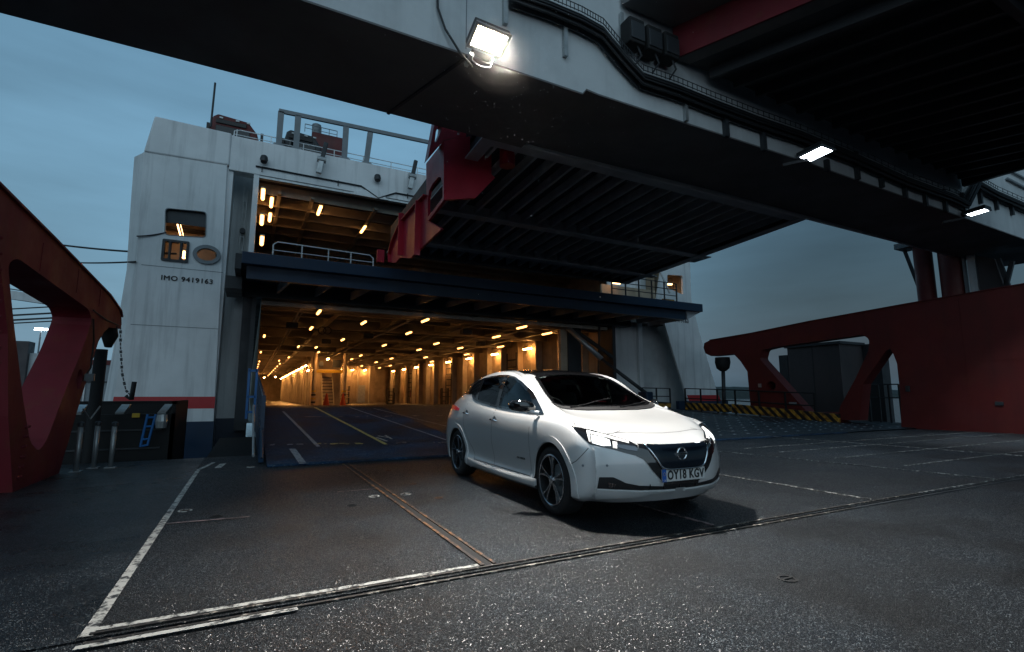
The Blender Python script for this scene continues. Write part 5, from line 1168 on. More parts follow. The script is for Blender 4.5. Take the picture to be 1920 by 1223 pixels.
# body surface: rings (bottom to top) x stations (nose round the near side to the tail); (u forward, v half width, z)
RG = [
 # R0 tucked underside
 [(.72,0,.20),(.71,.33,.20),(.64,.58,.19),(.54,.74,.19),(.40,.80,.19),(0,.81,.17),(-.35,.81,.17),(-.9,.81,.16),(-1.4,.81,.16),(-2,.81,.16),(-2.68,.81,.17),(-3.08,.79,.20),(-3.32,.66,.24),(-3.44,.38,.25),(-3.46,0,.25)],
 # R1 lip
 [(.775,0,.262),(.765,.35,.255),(.705,.60,.243),(.60,.79,.235),(.42,.865,.232),(0,.878,.215),(-.35,.882,.210),(-.9,.882,.206),(-1.4,.882,.204),(-2,.878,.205),(-2.68,.87,.21),(-3.1,.85,.24),(-3.38,.72,.28),(-3.5,.40,.29),(-3.53,0,.29)],
 # R2
 [(.825,0,.325),(.812,.36,.322),(.74,.62,.315),(.65,.80,.31),(.43,.878,.30),(0,.885,.29),(-.35,.895,.275),(-.9,.902,.268),(-1.4,.902,.268),(-2,.898,.28),(-2.68,.885,.30),(-3.11,.86,.33),(-3.41,.74,.34),(-3.57,.41,.35),(-3.60,0,.35)],
 # R3
 [(.850,0,.41),(.838,.36,.41),(.77,.62,.41),(.675,.80,.41),(.43,.882,.41),(0,.885,.40),(-.35,.866,.365),(-.9,.848,.335),(-1.4,.848,.335),(-2,.858,.36),(-2.68,.89,.42),(-3.12,.872,.44),(-3.43,.75,.45),(-3.60,.42,.45),(-3.64,0,.45)],
 # R4
 [(.862,0,.55),(.848,.36,.55),(.775,.62,.555),(.672,.80,.565),(.42,.888,.58),(0,.895,.59),(-.35,.884,.57),(-.9,.880,.56),(-1.4,.880,.56),(-2,.885,.58),(-2.68,.900,.62),(-3.11,.875,.64),(-3.42,.755,.64),(-3.59,.42,.64),(-3.63,0,.64)],
 # R5
 [(.835,0,.655),(.822,.36,.66),(.745,.61,.675),(.625,.79,.70),(.40,.872,.73),(0,.895,.745),(-.35,.892,.735),(-.9,.892,.73),(-1.4,.892,.735),(-2,.895,.755),(-2.68,.902,.80),(-3.08,.865,.83),(-3.38,.735,.84),(-3.53,.41,.84),(-3.56,0,.84)],
 # R6 hood edge / shoulder
 [(.775,0,.700),(.760,.36,.708),(.670,.60,.755),(.52,.755,.805),(.33,.835,.85),(0,.872,.862),(-.35,.878,.852),(-.9,.882,.852),(-1.4,.885,.868),(-2,.888,.900),(-2.62,.880,.945),(-3.0,.83,.965),(-3.26,.70,.975),(-3.40,.38,.98),(-3.43,0,.98)],
 # R7 hood middle / belt
 [(.46,0,.842),(.44,.33,.850),(.36,.56,.872),(.22,.70,.900),(.05,.775,.918),(-.12,.828,.912),(-.45,.852,.905),(-1.0,.862,.915),(-1.5,.868,.945),(-2.06,.868,.985),(-2.52,.855,1.035),(-2.9,.80,1.055),(-3.12,.67,1.05),(-3.24,.36,1.05),(-3.27,0,1.05)],
 # R8 windscreen foot / glass foot
 [(-.13,0,.978),(-.16,.32,.980),(-.20,.58,.995),(-.16,.69,1.005),(-.17,.775,.955),(-.30,.812,.940),(-.63,.828,.946),(-1.06,.835,.966),(-1.56,.840,1.003),(-2.09,.838,1.052),(-2.42,.815,1.125),(-2.78,.76,1.125),(-3.02,.65,1.10),(-3.12,.35,1.10),(-3.15,0,1.10)],
 # R9 mid glass
 [(-.56,0,1.195),(-.58,.31,1.190),(-.58,.555,1.175),(-.50,.655,1.130),(-.46,.725,1.065),(-.60,.760,1.085),(-.85,.775,1.150),(-1.2,.782,1.19),(-1.6,.785,1.21),(-2.07,.778,1.225),(-2.44,.75,1.235),(-2.75,.69,1.215),(-2.93,.59,1.19),(-3.02,.33,1.19),(-3.05,0,1.19)],
 # R10 cant rail / windscreen head
 [(-1.01,0,1.388),(-1.0,.30,1.380),(-.95,.52,1.352),(-.86,.605,1.305),(-.78,.665,1.245),(-.92,.685,1.315),(-1.10,.692,1.362),(-1.38,.698,1.388),(-1.68,.700,1.392),(-2.08,.692,1.368),(-2.42,.668,1.328),(-2.68,.61,1.295),(-2.83,.53,1.28),(-2.92,.30,1.285),(-2.95,0,1.285)],
 # R11
 [(-1.22,0,1.436),(-1.22,.22,1.432),(-1.22,.38,1.418),(-1.20,.49,1.400),(-1.18,.55,1.384),(-1.28,.565,1.410),(-1.38,.575,1.430),(-1.55,.58,1.443),(-1.78,.58,1.446),(-2.08,.57,1.425),(-2.36,.545,1.390),(-2.58,.48,1.362),(-2.70,.38,1.350),(-2.77,.22,1.352),(-2.79,0,1.352)],
 # R12 roof centreline
 [(-1.40,0,1.462),(-1.43,0,1.464),(-1.47,0,1.467),(-1.52,0,1.470),(-1.58,0,1.473),(-1.65,0,1.476),(-1.73,0,1.478),(-1.83,0,1.478),(-1.95,0,1.473),(-2.10,0,1.463),(-2.25,0,1.450),(-2.38,0,1.436),(-2.48,0,1.422),(-2.55,0,1.410),(-2.60,0,1.400)],
]
for _i, _g in enumerate(RG):                                            # nose plan: rounder at the corners
    if _i > 6: break
    _d = ((0,0), (-.015,0), (-.065,-.03), (-.085,-.055), (-.02,0)) if _i < 6 else ((0,0), (-.015,0), (-.07,-.03), (-.10,-.055), (-.04,0))
    for _k in range(5): _g[_k] = (_g[_k][0] + _d[_k][0], _g[_k][1] + _d[_k][1], _g[_k][2])
for _i, _g in enumerate(RG):
    def _lp(a, b, t): return tuple(a[k] * (1 - t) + b[k] * t for k in range(3))
    _c = .10 if 1 <= _i <= 6 else .3
    RG[_i] = _g[:3] + [_lp(_g[3], _g[2], _c), _g[3], _lp(_g[3], _g[4], _c)] + _g[4:]
def crom(p0, p1, p2, p3, t):
    return 0.5 * ((2 * p1) + (p2 - p0) * t + (2 * p0 - 5 * p1 + 4 * p2 - p3) * t * t + (3 * p1 - p0 - 3 * p2 + p3) * t ** 3)
def body_mesh():
    NS, NR = 7, 5
    rings = []
    for ring in RG:
        near = [Vector((-v, -u, z)) for u, v, z in ring]                 # near side (car's right) is local -X
        far = [Vector((v, -u, z)) for u, v, z in ring]
        loop = near + far[-2:0:-1]
        n = len(loop); dense = []
        for i in range(n):
            for k in range(NS):
                dense.append(crom(loop[i - 1], loop[i], loop[(i + 1) % n], loop[(i + 2) % n], k / NS))
        rings.append(dense)
    n = len(rings[0]); rows = []
    for j in range(len(rings) - 1):
        a, b, c, d = rings[max(j - 1, 0)], rings[j], rings[j + 1], rings[min(j + 2, len(rings) - 1)]
        for k in range(NR):
            t = k / NR
            rows.append([crom(a[i], b[i], c[i], d[i], t) for i in range(n)])
    rows.append(rings[-1])
    bm = bmesh.new()
    vs = [[bm.verts.new(p) for p in row] for row in rows]
    for j in range(len(rows) - 1):
        for i in range(n):
            bm.faces.new((vs[j][i], vs[j][(i + 1) % n], vs[j + 1][(i + 1) % n], vs[j + 1][i]))
    bm.faces.new(list(reversed(vs[0])))
    bmesh.ops.remove_doubles(bm, verts=bm.verts, dist=0.0012)
    bmesh.ops.dissolve_degenerate(bm, edges=bm.edges, dist=0.0005)
    bmesh.ops.recalc_face_normals(bm, faces=bm.faces)
    return bm
bmb = body_mesh()
CAR_BVH = BVHTree.FromBMesh(bmb)
me = bpy.data.meshes.new('body'); bmb.to_mesh(me); bmb.free()
me.materials.append(M['paint']); me.materials.append(M['matt'])
body = bpy.data.objects.new('body', me); C.objects.link(body)
# wheel arches: cut the wells out of the solid body
WHEELS = [(0.05, .330, .352), (-2.63, .318, .352)]                       # u, z, arch radius
cut = MB()
for u, z, r in WHEELS:
    for s in (-1, 1):
        cut.lathe([(r, 0.0), (r, 0.42)], (s * 0.60, -u, z), (s, 0, 0), 56)
cm = cut.build('arch_cutter', M['matt'])
bo = body.modifiers.new('b', 'BOOLEAN'); bo.operation = 'DIFFERENCE'; bo.solver = 'EXACT'; bo.object = cm
try: bo.material_mode = 'TRANSFER'
except Exception: pass
dg = bpy.context.evaluated_depsgraph_get()
bme = bpy.data.meshes.new_from_object(body.evaluated_get(dg))
body.modifiers.clear(); body.data = bme
bpy.data.objects.remove(cm)
for p in bme.polygons: p.use_smooth = True
es = body.modifiers.new('es', 'EDGE_SPLIT'); es.split_angle = R_(46)
body.parent = car
_ci = Matrix.Rotation(-CAR_ROT, 3, 'Z')
def car_hit(p):
    """photo pixel -> point and normal on the car body, in the car's own coordinates"""
    o = _ci @ (EYE - CAR_LOC); d = (_ci @ ray(p)).normalized()
    h, nrm, i, dist = CAR_BVH.ray_cast(o, d)
    if h is None: return None
    if nrm.dot(d) > 0: nrm = -nrm
    return h, nrm
def local_hit(o, d):
    h, nrm, i, dist = CAR_BVH.ray_cast(Vector(o), Vector(d).normalized())
    if h is None:
        h, nrm, i, dist = CAR_BVH.find_nearest(Vector(o))
    if nrm.dot(Vector(d)) > 0: nrm = -nrm
    return h, nrm
def inside2d(P, x, y):
    c = False
    for i in range(len(P)):
        a, b = P[i], P[i - 1]
        if (a[1] > y) != (b[1] > y) and x < (b[0] - a[0]) * (y - a[1]) / (b[1] - a[1]) + a[0]: c = not c
    return c
def fill2d(poly, step, holes=()):
    """triangulate a 2D loop with inner points so that it can follow a curved surface"""
    P = []
    for i, a in enumerate(poly):
        b = poly[(i + 1) % len(poly)]; a = Vector(a); b = Vector(b); k = max(1, int((b - a).length / step))
        for q in range(k): P.append(a + (b - a) * q / k)
    nb = len(P); E2 = []
    for h in holes:
        s0 = len(P)
        for i, a in enumerate(h):
            b = h[(i + 1) % len(h)]; a = Vector(a); b = Vector(b); k = max(1, int((b - a).length / step))
            for q in range(k): P.append(a + (b - a) * q / k)
        m_ = len(P) - s0; E2 += [(s0 + i, s0 + (i + 1) % m_) for i in range(m_)]
    PB = P[:nb]; xs = [p.x for p in P]; ys = [p.y for p in P]
    def inside(x, y):
        c = False
        if any(inside2d(h, x, y) for h in holes): return False
        for i in range(nb):
            a, b = PB[i], PB[i - 1]
            if (a.y > y) != (b.y > y) and x < (b.x - a.x) * (y - a.y) / (b.y - a.y) + a.x: c = not c
        return c
    x = min(xs) + step / 2
    while x < max(xs):
        y = min(ys) + step / 2
        while y < max(ys):
            if inside(x, y) and min((Vector((x, y)) - p).length for p in P) > step * 0.55: P.append(Vector((x, y)))
            y += step
        x += step
    r = delaunay_2d_cdt(P, E2, [list(range(nb))], 1, 1e-6)
    F = [f for f in r[2] if not any(inside2d(h, sum(r[0][i].x for i in f) / len(f), sum(r[0][i].y for i in f) / len(f)) for h in holes)]
    return r[0], F, nb
def patch(name, poly, m, eps=0.004, step=2.0, mirror=False, parent=None, proj=None, smooth=True, skirt=0.012, holes=()):
    """a panel that follows the body skin: loop given in photo pixels (or in 2D with proj)"""
    V, F, nb = fill2d(poly, step, holes); pr = proj or car_hit
    top = []
    for v in V:
        h = pr((v[0], v[1]))
        if h is None:
            q = None
            for k in range(1, 12):                                     # just off the silhouette: pull towards the loop's middle
                cx = sum(p[0] for p in poly) / len(poly); cy = sum(p[1] for p in poly) / len(poly)
                q = pr((v[0] + (cx - v[0]) * k * 0.03, v[1] + (cy - v[1]) * k * 0.03))
                if q: break
            h = q or (Vector((0, 0, 0.7)), Vector((0, -1, 0)))
        top.append((h[0] + h[1] * eps, h[0] - h[1] * skirt))
    mb = MB(); mb.v = [tuple(a) for a, b in top]; mb.f = [tuple(f) for f in F]; n0 = len(top)
    mb.v += [tuple(b) for a, b in top]
    ec = {}
    for f in F:
        for i in range(len(f)):
            k = (f[i], f[(i + 1) % len(f)]); ec[tuple(sorted(k))] = ec.get(tuple(sorted(k)), 0) + 1
    for (a, b), c in ec.items():
        if c == 1: mb.f.append((a, b, n0 + b, n0 + a))
    out = []
    for s in ((1, -1) if mirror else (1,)):
        q = MB(); q.f = mb.f; q.v = [(x * s, y, z) for x, y, z in mb.v]
        o = q.build(name, m, None, world_co=False)
        if smooth: smooth_angle(o, 50)
        o.parent = parent or car; out.append(o)
    return out
GAPS = MB()
def seam(pts, w=0.006, mirror=True, proj=None, step=4.0, mb=None):
    """a dark shut line on the skin"""
    mb = mb or GAPS; pr = proj or car_hit; P = []
    for i in range(len(pts) - 1):
        a, b = Vector(pts[i]), Vector(pts[i + 1]); k = max(1, int((b - a).length / step))
        for q in range(k): P.append(a + (b - a) * q / k)
    P.append(Vector(pts[-1])); H = [pr((p[0], p[1])) for p in P]; H = [h for h in H if h]
    for s in ((1, -1) if mirror else (1,)):
        o = len(mb.v)
        for i, (h, nr) in enumerate(H):
            t = (H[min(i + 1, len(H) - 1)][0] - H[max(i - 1, 0)][0]).normalized(); x = t.cross(nr).normalized() * w / 2
            for q in (h + x + nr * 0.0012, h - x + nr * 0.0012): mb.v.append((q.x * s, q.y, q.z))
        for i in range(len(H) - 1): mb.f.append((o + 2 * i, o + 2 * i + 1, o + 2 * i + 3, o + 2 * i + 2))
side = lambda p: local_hit((-1.6, -p[0], p[1]), (1, 0, 0))                # (u, z) seen square from the near side
top_ = lambda p: local_hit((-p[1], -p[0], 2.2), (0, 0, -1))               # (u, v) seen from above
front = lambda p: local_hit((-p[0], -2.0, p[1]), (0, 1, 0))              # (v, z) seen from the front
def Z4(pts, o, s): return [(o[0] + x / s, o[1] + y / s) for x, y in pts]
ZA = lambda *p: Z4(p, (830, 680), 9.6); ZB = lambda *p: Z4(p, (1000, 680), 8.0)
ZC = lambda *p: Z4(p, (830, 780), 6.796); ZD = lambda *p: Z4(p, (1050, 780), 6.0)

# --- glasshouse
gb = [(-.21,.935),(-.63,.952),(-1.06,.972),(-1.56,1.008),(-2.02,1.055),(-2.17,1.09),(-2.25,1.15),(-2.46,1.27),(-2.44,1.318),(-2.1,1.358),(-1.84,1.376),(-1.55,1.384),(-1.30,1.376),(-1.084,1.346),(-.90,1.287),(-.66,1.175),(-.47,1.06)]
wpol = [round_poly(p_, 0.03, 2) for p_ in ([(-.60,.975),(-1.28,1.002),(-1.26,1.355),(-1.084,1.326),(-.90,1.262),(-.66,1.145),(-.52,1.04)], [(-1.36,1.007),(-1.56,1.025),(-1.98,1.072),(-2.02,1.335),(-1.84,1.352),(-1.55,1.362),(-1.36,1.360)], [(-2.07,1.085),(-2.15,1.11),(-2.24,1.18),(-2.40,1.28),(-2.10,1.33)])]
sg = patch('side_window_trim', round_poly(gb, 0.03, 2), M['gloss'], 0.010, 0.03, True, proj=side, holes=wpol[:2])
for k_, pol in enumerate(wpol):
    patch('side_window', pol, M['sideglass'] if k_ < 2 else M['darkglass'], 0.012 if k_ == 2 else 0.006, 0.04, True, proj=side, skirt=.001)
ws = [(-.175,0.0),(-.20,.35),(-.235,.56),(-.29,.655),(-.60,.605),(-.93,.535),(-1.03,.30),(-1.06,0)]
ws = ws + [(a, -b) for a, b in ws[-2:0:-1]]
wi = [(-.235,0.0),(-.255,.33),(-.285,.53),(-.33,.605),(-.60,.565),(-.90,.495),(-.975,.28),(-.995,0)]
wi = wi + [(a, -b) for a, b in wi[-2:0:-1]]
patch('windscreen_surround', ws, M['gloss'], 0.006, 0.03, proj=top_, holes=[wi])
patch('windscreen', wi, M['glass'], 0.005, 0.05, proj=top_, skirt=.001)
patch('cowl', [(-.11,0),(-.135,.35),(-.17,.55),(-.215,.655),(-.30,.672),(-.25,.56),(-.215,.35),(-.19,0),(-.215,-.35),(-.25,-.56),(-.30,-.672),(-.215,-.655),(-.17,-.55),(-.135,-.35)], M['matt'], 0.009, 0.025, proj=top_)
# open the shell behind the panes
bb = bmesh.new(); bb.from_mesh(body.data); kill = []
def grow(pl, k):
    cx = sum(p[0] for p in pl) / len(pl); cy = sum(p[1] for p in pl) / len(pl); return [(cx + (a - cx) * k, cy + (b - cy) * k) for a, b in pl]
W1 = grow(wi, 1.02); W2 = [grow(p_, 1.04) for p_ in wpol[:2]]
for f in bb.faces:
    c = f.calc_center_median()
    if f.normal.z > .25 and c.z > .95 and inside2d(W1, -c.y, abs(c.x)): kill.append(f)
    elif abs(f.normal.x) > .55 and c.z > .95 and any(inside2d(w_, -c.y, c.z) for w_ in W2): kill.append(f)
bmesh.ops.delete(bb, geom=kill, context='FACES'); bb.to_mesh(body.data); bb.free()
# cabin
cab = lambda b, n_, m_, bv=.03: b.build(n_, m_, car, world_co=False, bevel=bv)
cab(MB().box((-.72, .45, .45), (.72, 2.9, .52)), 'cabin_floor', M['matt'])
cab(MB().prism([(-.70, .28, .60), (-.70, .28, .93), (-.70, .42, .955), (-.70, .60, .93), (-.70, .68, .80), (-.70, .66, .60)], (1.40, 0, 0)), 'dashboard', M['seat'])
for sx in (-.36, .36):
    st_ = cab(MB().box((sx - .25, 1.15, .52), (sx + .25, 1.65, .74)), 'seat', M['seat'], .05)
    q = MB().prism([(sx - .24, 1.58, .70), (sx - .24, 1.72, .70), (sx - .20, 1.92, 1.16), (sx - .20, 1.82, 1.18)], (.46, 0, 0)); o = q.build('backrest', M['seat'], st_, world_co=False, bevel=.04)
    o = MB().box((sx - .12, 1.84, 1.18), (sx + .12, 1.93, 1.36)).build('headrest', M['seat'], st_, world_co=False, bevel=.035)
st_ = cab(MB().box((-.62, 2.15, .52), (.62, 2.6, .74)), 'rear_seat', M['seat'], .05)
MB().prism([(-.60, 2.55, .70), (-.60, 2.68, .70), (-.60, 2.85, 1.14), (-.60, 2.76, 1.16)], (1.20, 0, 0)).build('backrest', M['seat'], st_, world_co=False, bevel=.04)
cab(MB().tube([(-.36 + .18 * math.cos(a), .80 + .05 * math.sin(a), .93 + .17 * math.sin(a)) for a in [i * math.pi / 12 for i in range(24)]], .014, 8, closed=True), 'steering_wheel', M['matt'], 0)
cab(MB().box((-.12, 1.02, 1.26), (.12, 1.05, 1.325)), 'rear_view_mirror', M['matt'], .01)
rf = [(-1.04,0),(-1.02,.30),(-.95,.50),(-1.25,.525),(-1.6,.535),(-2.1,.52),(-2.55,.46),(-2.80,.40),(-2.84,0)]
rf = rf + [(a, -b) for a, b in rf[-2:0:-1]]
patch('black_roof', rf, M['gloss'], 0.006, 0.035, proj=top_)
rearp = lambda p: local_hit((-p[0], 5.0, p[1]), (0, -1, 0))
rw = [(-.60,1.10),(.60,1.10),(.50,1.26),(-.50,1.26)]
patch('rear_window', round_poly(rw, 0.04, 2), M['darkglass'], 0.004, 0.06, proj=rearp)
sp = MB().prism([(-.56,2.62,1.345),(-.57,2.95,1.268),(-.50,3.06,1.235),(.50,3.06,1.235),(.57,2.95,1.268),(.56,2.62,1.345),(0,2.55,1.385)], (0, 0, 0.028)).build('spoiler', M['gloss'], None, bevel=0.008); sp.parent = car
# C pillar black wedge between side glass and rear window
patch('rear_quarter_trim', [(-2.44,1.315),(-2.25,1.16),(-2.30,1.145),(-2.62,1.15),(-2.85,1.16),(-2.78,1.27),(-2.6,1.30)], M['gloss'], 0.0055, 0.03, True, proj=side)
# --- headlights (traced on the near side, mirrored)
hlp = ZD((130,120),(330,150),(520,205),(770,280),(875,335),(880,455),(740,420),(600,380),(450,348),(330,320),(230,225))
hlo = patch('headlight', hlp, M['gloss'], 0.004, 1.6, True)
for o in hlo: pass
hl1 = ZD((345,222),(500,256),(560,280),(572,340),(480,340),(362,308))
hl3 = ZD((590,292),(640,300),(650,345),(640,372),(596,362))
hl2 = ZD((650,285),(790,300),(870,370),(865,400),(760,385),(640,355))
drl = ZD((295,170),(520,225),(770,295),(775,318),(520,247),(330,200),(345,300),(325,290))
k = 0
for s, root in zip((1, -1), hlo):
    for nm, pl, mm, ep in (('low_beam_lens', hl1, M['hl'], 0.008), ('turn_reflector', hl2, M['hlchrome'], 0.008), ('projector_lens', hl3, M['drl'], 0.008), ('running_light', drl, M['drl'], 0.010)):
        ob = patch(nm, pl, mm, ep + .003, 1.6, True)
        keep, drop = (ob[0], ob[1]) if s == 1 else (ob[1], ob[0])
        keep.parent = root; bpy.data.objects.remove(drop)
# --- front face
fasL = ZD((770,283),(985,330),(1300,326),(1300,775),(1180,765),(1130,720),(1040,620),(940,490),(860,452),(740,420))
fas = []
def to_front(pl):
    out = []
    for p in pl:
        h = car_hit(p)
        if h: out.append((-h[0].x, h[0].z))
    return out
fl = to_front(fasL)
fmask = [(.50,.735),(.40,.700),(.20,.692),(0,.690)]
ch_l = to_front(ZD((868,318),(858,452),(940,488),(1040,618),(1130,718),(1180,764)))
fasc = [(.395,.702),(.20,.692),(0,.690),(-.20,.692),(-.395,.702)] + [(-a, b) for a, b in ch_l] + [(.0, .352)] + [(a, b) for a, b in reversed(ch_l)]
patch('front_mask', fasc, M['gloss'], 0.009, 0.018, proj=front)
gr = [(.345,.682),(-.345,.682),(-.235,.515),(-.17,.500),(.17,.500),(.235,.515)]
patch('grille_panel', gr, M['grille'], 0.020, 0.018, proj=front)
ch = MB()
def ribbon(pts, w, eps, proj, m, name, thick=0.008):
    P = [proj(p) for p in pts]; mb = MB()
    mb.tube([h + n * eps for h, n in P], w, 8)
    o = mb.build(name, m, None, smooth=True); o.parent = car
    for p in o.data.polygons: p.use_smooth = True
    return o
def dens(pts, k=6):
    out = []
    for i in range(len(pts) - 1):
        for q in range(k): out.append(tuple(pts[i][j] + (pts[i + 1][j] - pts[i][j]) * q / k for j in range(2)))
    return out + [pts[-1]]
vch = round_poly([(.36,.693),(.245,.508),(.17,.492),(-.17,.492),(-.245,.508),(-.36,.693)], [0,.04,.04,.04,.04,0], 3)
ribbon(dens(vch, 3), 0.010, 0.018, front, M['chrome'], 'chrome_surround')
# round badge with a cross bar
h, nr = front((0.02, .612)); bo_ = h + nr * 0.024
b1 = MB(); b1.tube([bo_ + Vector((math.cos(a) * .052, 0, math.sin(a) * .050)) for a in [i * math.pi / 14 for i in range(28)]], 0.0085, 8, closed=True)
b1.box((bo_.x - .062, bo_.y - .012, bo_.z - .011), (bo_.x + .062, bo_.y + .004, bo_.z + .011))
bd = b1.build('badge', M['chrome'], None); bd.parent = car; smooth_angle(bd, 40)
text_obj('NISSAN', 0.021, M['matt'], (bo_.x, bo_.y - 0.0135, bo_.z - 0.001), (R_(90), 0, 0), bd, 'badge_lettering', 0.0005)
# number plate
ph, pn = front((0.0, .435)); py = -0.872
pl = MB().box((-.25, py, .385), (.25, py + .012, .491)).build('number_plate', M['platew'], None, bevel=0.004); pl.parent = car
pb = MB().box((-.2495, py - .0025, .3855), (-.205, py + .002, .4905)).build('plate_band', M['plateb'], None); pb.parent = pl
text_obj('OY18 KGV', 0.104, M['matt'], (0.020, py - .0035, .437), (R_(90), 0, 0), pl, 'plate_lettering', 0.0008, 0.0030, 0.80, 1.12)
text_obj('GB', 0.022, M['platew'], (-.227, py - .0045, .398), (R_(90), 0, 0), pl, 'plate_lettering', 0.0004, 0.0)
ring = MB()
for i in range(12):
    a = i * math.pi / 6; ring.lathe([(.0025, 0), (.0025, .001)], (-.227 + .013 * math.cos(a), py - .0025, .452 + .013 * math.sin(a)), (0, -1, 0), 6)
rr = ring.build('plate_emblem', M['yellow'], None); rr.parent = pl
# lower intake, dark slots with fog lamps
def both(u): return u
fogL = ZD((440,690),(600,690),(680,725),(740,755),(890,785),(1180,792),(1300,785),(1300,815),(1180,826),(900,835),(640,826),(418,815),(430,750))
patch('lower_intake', round_poly(fogL, 1.2, 2), M['matt'], 0.004, 1.6, True)
patch('lower_intake', [(-.20,.372),(.20,.372),(.20,.322),(-.20,.322)], M['matt'], 0.0065, 0.02, proj=front)
fog = patch('fog_lamp', ZD((540,745),(630,765),(605,805),(545,798)), M['hlchrome'], 0.010, 1.6, True)
for a in (-.16, .03, .20, .34):
    h, n_ = front((a, .345)); q = MB().box((h.x - .004, h.y - .012, .325), (h.x + .004, h.y, .368)).build('intake_bar', M['gloss'], None); q.parent = car
patch('front_splitter', ZD((418,824),(640,836),(900,845),(1180,836),(1290,826),(1290,842),(1100,862),(1000,873),(900,900),(700,915),(400,924),(392,880)), M['paint'], 0.014, 1.6, True)
patch('sill_trim', ZC((345,530),(420,578),(600,645),(900,732),(1180,800),(1183,890),(900,800),(700,735),(560,655),(470,618),(420,625),(360,645)), M['paint'], 0.013, 1.6, True)
# --- seams
seam(ZB((390,675),(480,760),(600,880),(632,950)))
seam([(x, y) for x, y in ZD((520,205),(600,195),(680,165))])
seam([(.62,.0),(.61,.2),(.575,.40),(.56,.50)], proj=top_)
seam(ZD((100,552),(180,510),(250,440),(320,362)))
for us in ([(-.385,.30),(-.40,.60),(-.395,.80),(-.36,.895)], [(-1.36,.30),(-1.40,.60),(-1.37,.85),(-1.33,.985)], [(-1.95,.30),(-2.05,.42),(-2.22,.56),(-2.33,.70),(-2.36,.86),(-2.28,1.02)]):
    seam(us, proj=side, step=0.06)
seam([(-.385,.305),(-.9,.298),(-1.4,.298),(-1.95,.30)], proj=side, step=0.08, w=0.008)
gp = GAPS.build('panel_gap', M['gap'], None); gp.parent = car
# sensors
for p in ZD((258,558),(530,558)):
    h, n_ = car_hit(p)
    for s in (1, -1):
        q = MB().lathe([(.011, 0), (.011, .003), (.008, .004)], (h.x * s, h.y, h.z), (n_.x * s, n_.y, n_.z), 12).build('parking_sensor', M['greypost'], None); q.parent = car
# door handles: a chrome blade over a scooped dish
for u0, z0 in ((-1.30, .835), (-2.24, .885)):
    for s in (-1, 1):
        h, n_ = side((u0, z0)); d = M['hlchrome']
        q = MB().lathe([(.052, 0.0005), (.050, 0.002), (.02, -.002)], (h.x if s < 0 else -h.x, -u0, z0), (s, 0, 0), 20).build('handle_dish', mat_dish if 'mat_dish' in globals() else M['greypost'], None); q.parent = car
        xo = abs(h.x)
        q = MB().tube([(s * (xo + .004), -u0 - .085, z0 - .008), (s * (xo + .030), -u0 - .06, z0 + .004), (s * (xo + .034), -u0, z0 + .008), (s * (xo + .030), -u0 + .06, z0 + .006), (s * (xo + .004), -u0 + .085, z0)], [.008, .012, .013, .012, .008], 8).build('door_handle', M['chrome'], None); q.parent = car; smooth_angle(q)
# mirrors
for s in (-1, 1):
    prof = [(.86,.30,.985,.02,.03),(.90,.315,1.0,.05,.05),(.96,.34,1.008,.075,.062),(1.02,.365,1.012,.080,.062),(1.075,.39,1.015,.060,.052),(1.10,.405,1.016,.025,.03)]
    mb = MB(); N = 14
    for x, y, z, hy, hz in prof:
        for k in range(N):
            a = 2 * math.pi * k / N; ca, sa = math.cos(a), math.sin(a)
            x_ = x if s < 0 else .815 + (x - .86) * .3                  # the far mirror is folded in
            mb.v.append((s * x_, y + 0.02 + (.08 if s > 0 else 0) + hy * math.copysign(abs(ca) ** .7, ca), z + 0.012 + hz * math.copysign(abs(sa) ** .7, sa)))
    for i in range(len(prof) - 1):
        for k in range(N): mb.f.append((i * N + k, i * N + (k + 1) % N, (i + 1) * N + (k + 1) % N, (i + 1) * N + k))
    mb.f.append(tuple(range(N))); mb.f.append(tuple(range((len(prof) - 1) * N, len(prof) * N)))
    mo = mb.build('door_mirror', M['gloss'], None); mo.parent = car; smooth_angle(mo, 60)
    st = MB().tube([(s * .84, .27, .945), (s * .88, .29, .955), (s * .92, .33, .975)], [.03, .022, .03], 10).build('mirror_arm', M['paint'], None); st.parent = mo; smooth_angle(st)
# tail lamps
patch('tail_light', ZA((150,770),(205,762),(260,790),(303,828),(283,862),(230,852),(180,830)), M['tail'], 0.012, 2.0, True)
# badge on the doors
for s in (-1, 1):
    h, n_ = side((-.62, .462))
    t = text_obj('ZERO EMISSION', 0.028, M['matt'], (s * (abs(h.x) + .006), .62, .462), (R_(90), 0, R_(90 * s)), car, 'door_lettering', 0.001)
# wipers
for (a, b) in (((-.20,.50),(-.36,-.12)), ((-.17,-.12),(-.33,-.60))):
    pts = [tuple(a[j] + (b[j] - a[j]) * q / 6 for j in range(2)) for q in range(7)]
    P = [top_(p) for p in pts]; o = MB().tube([h + n * .016 for h, n in P], .006, 6).build('wiper', M['matt'], None); o.parent = car
# underbody pan
ub = MB().box((-.66, -.42, .20), (.66, 3.2, .26)).build('underbody', M['matt'], None); ub.parent = car
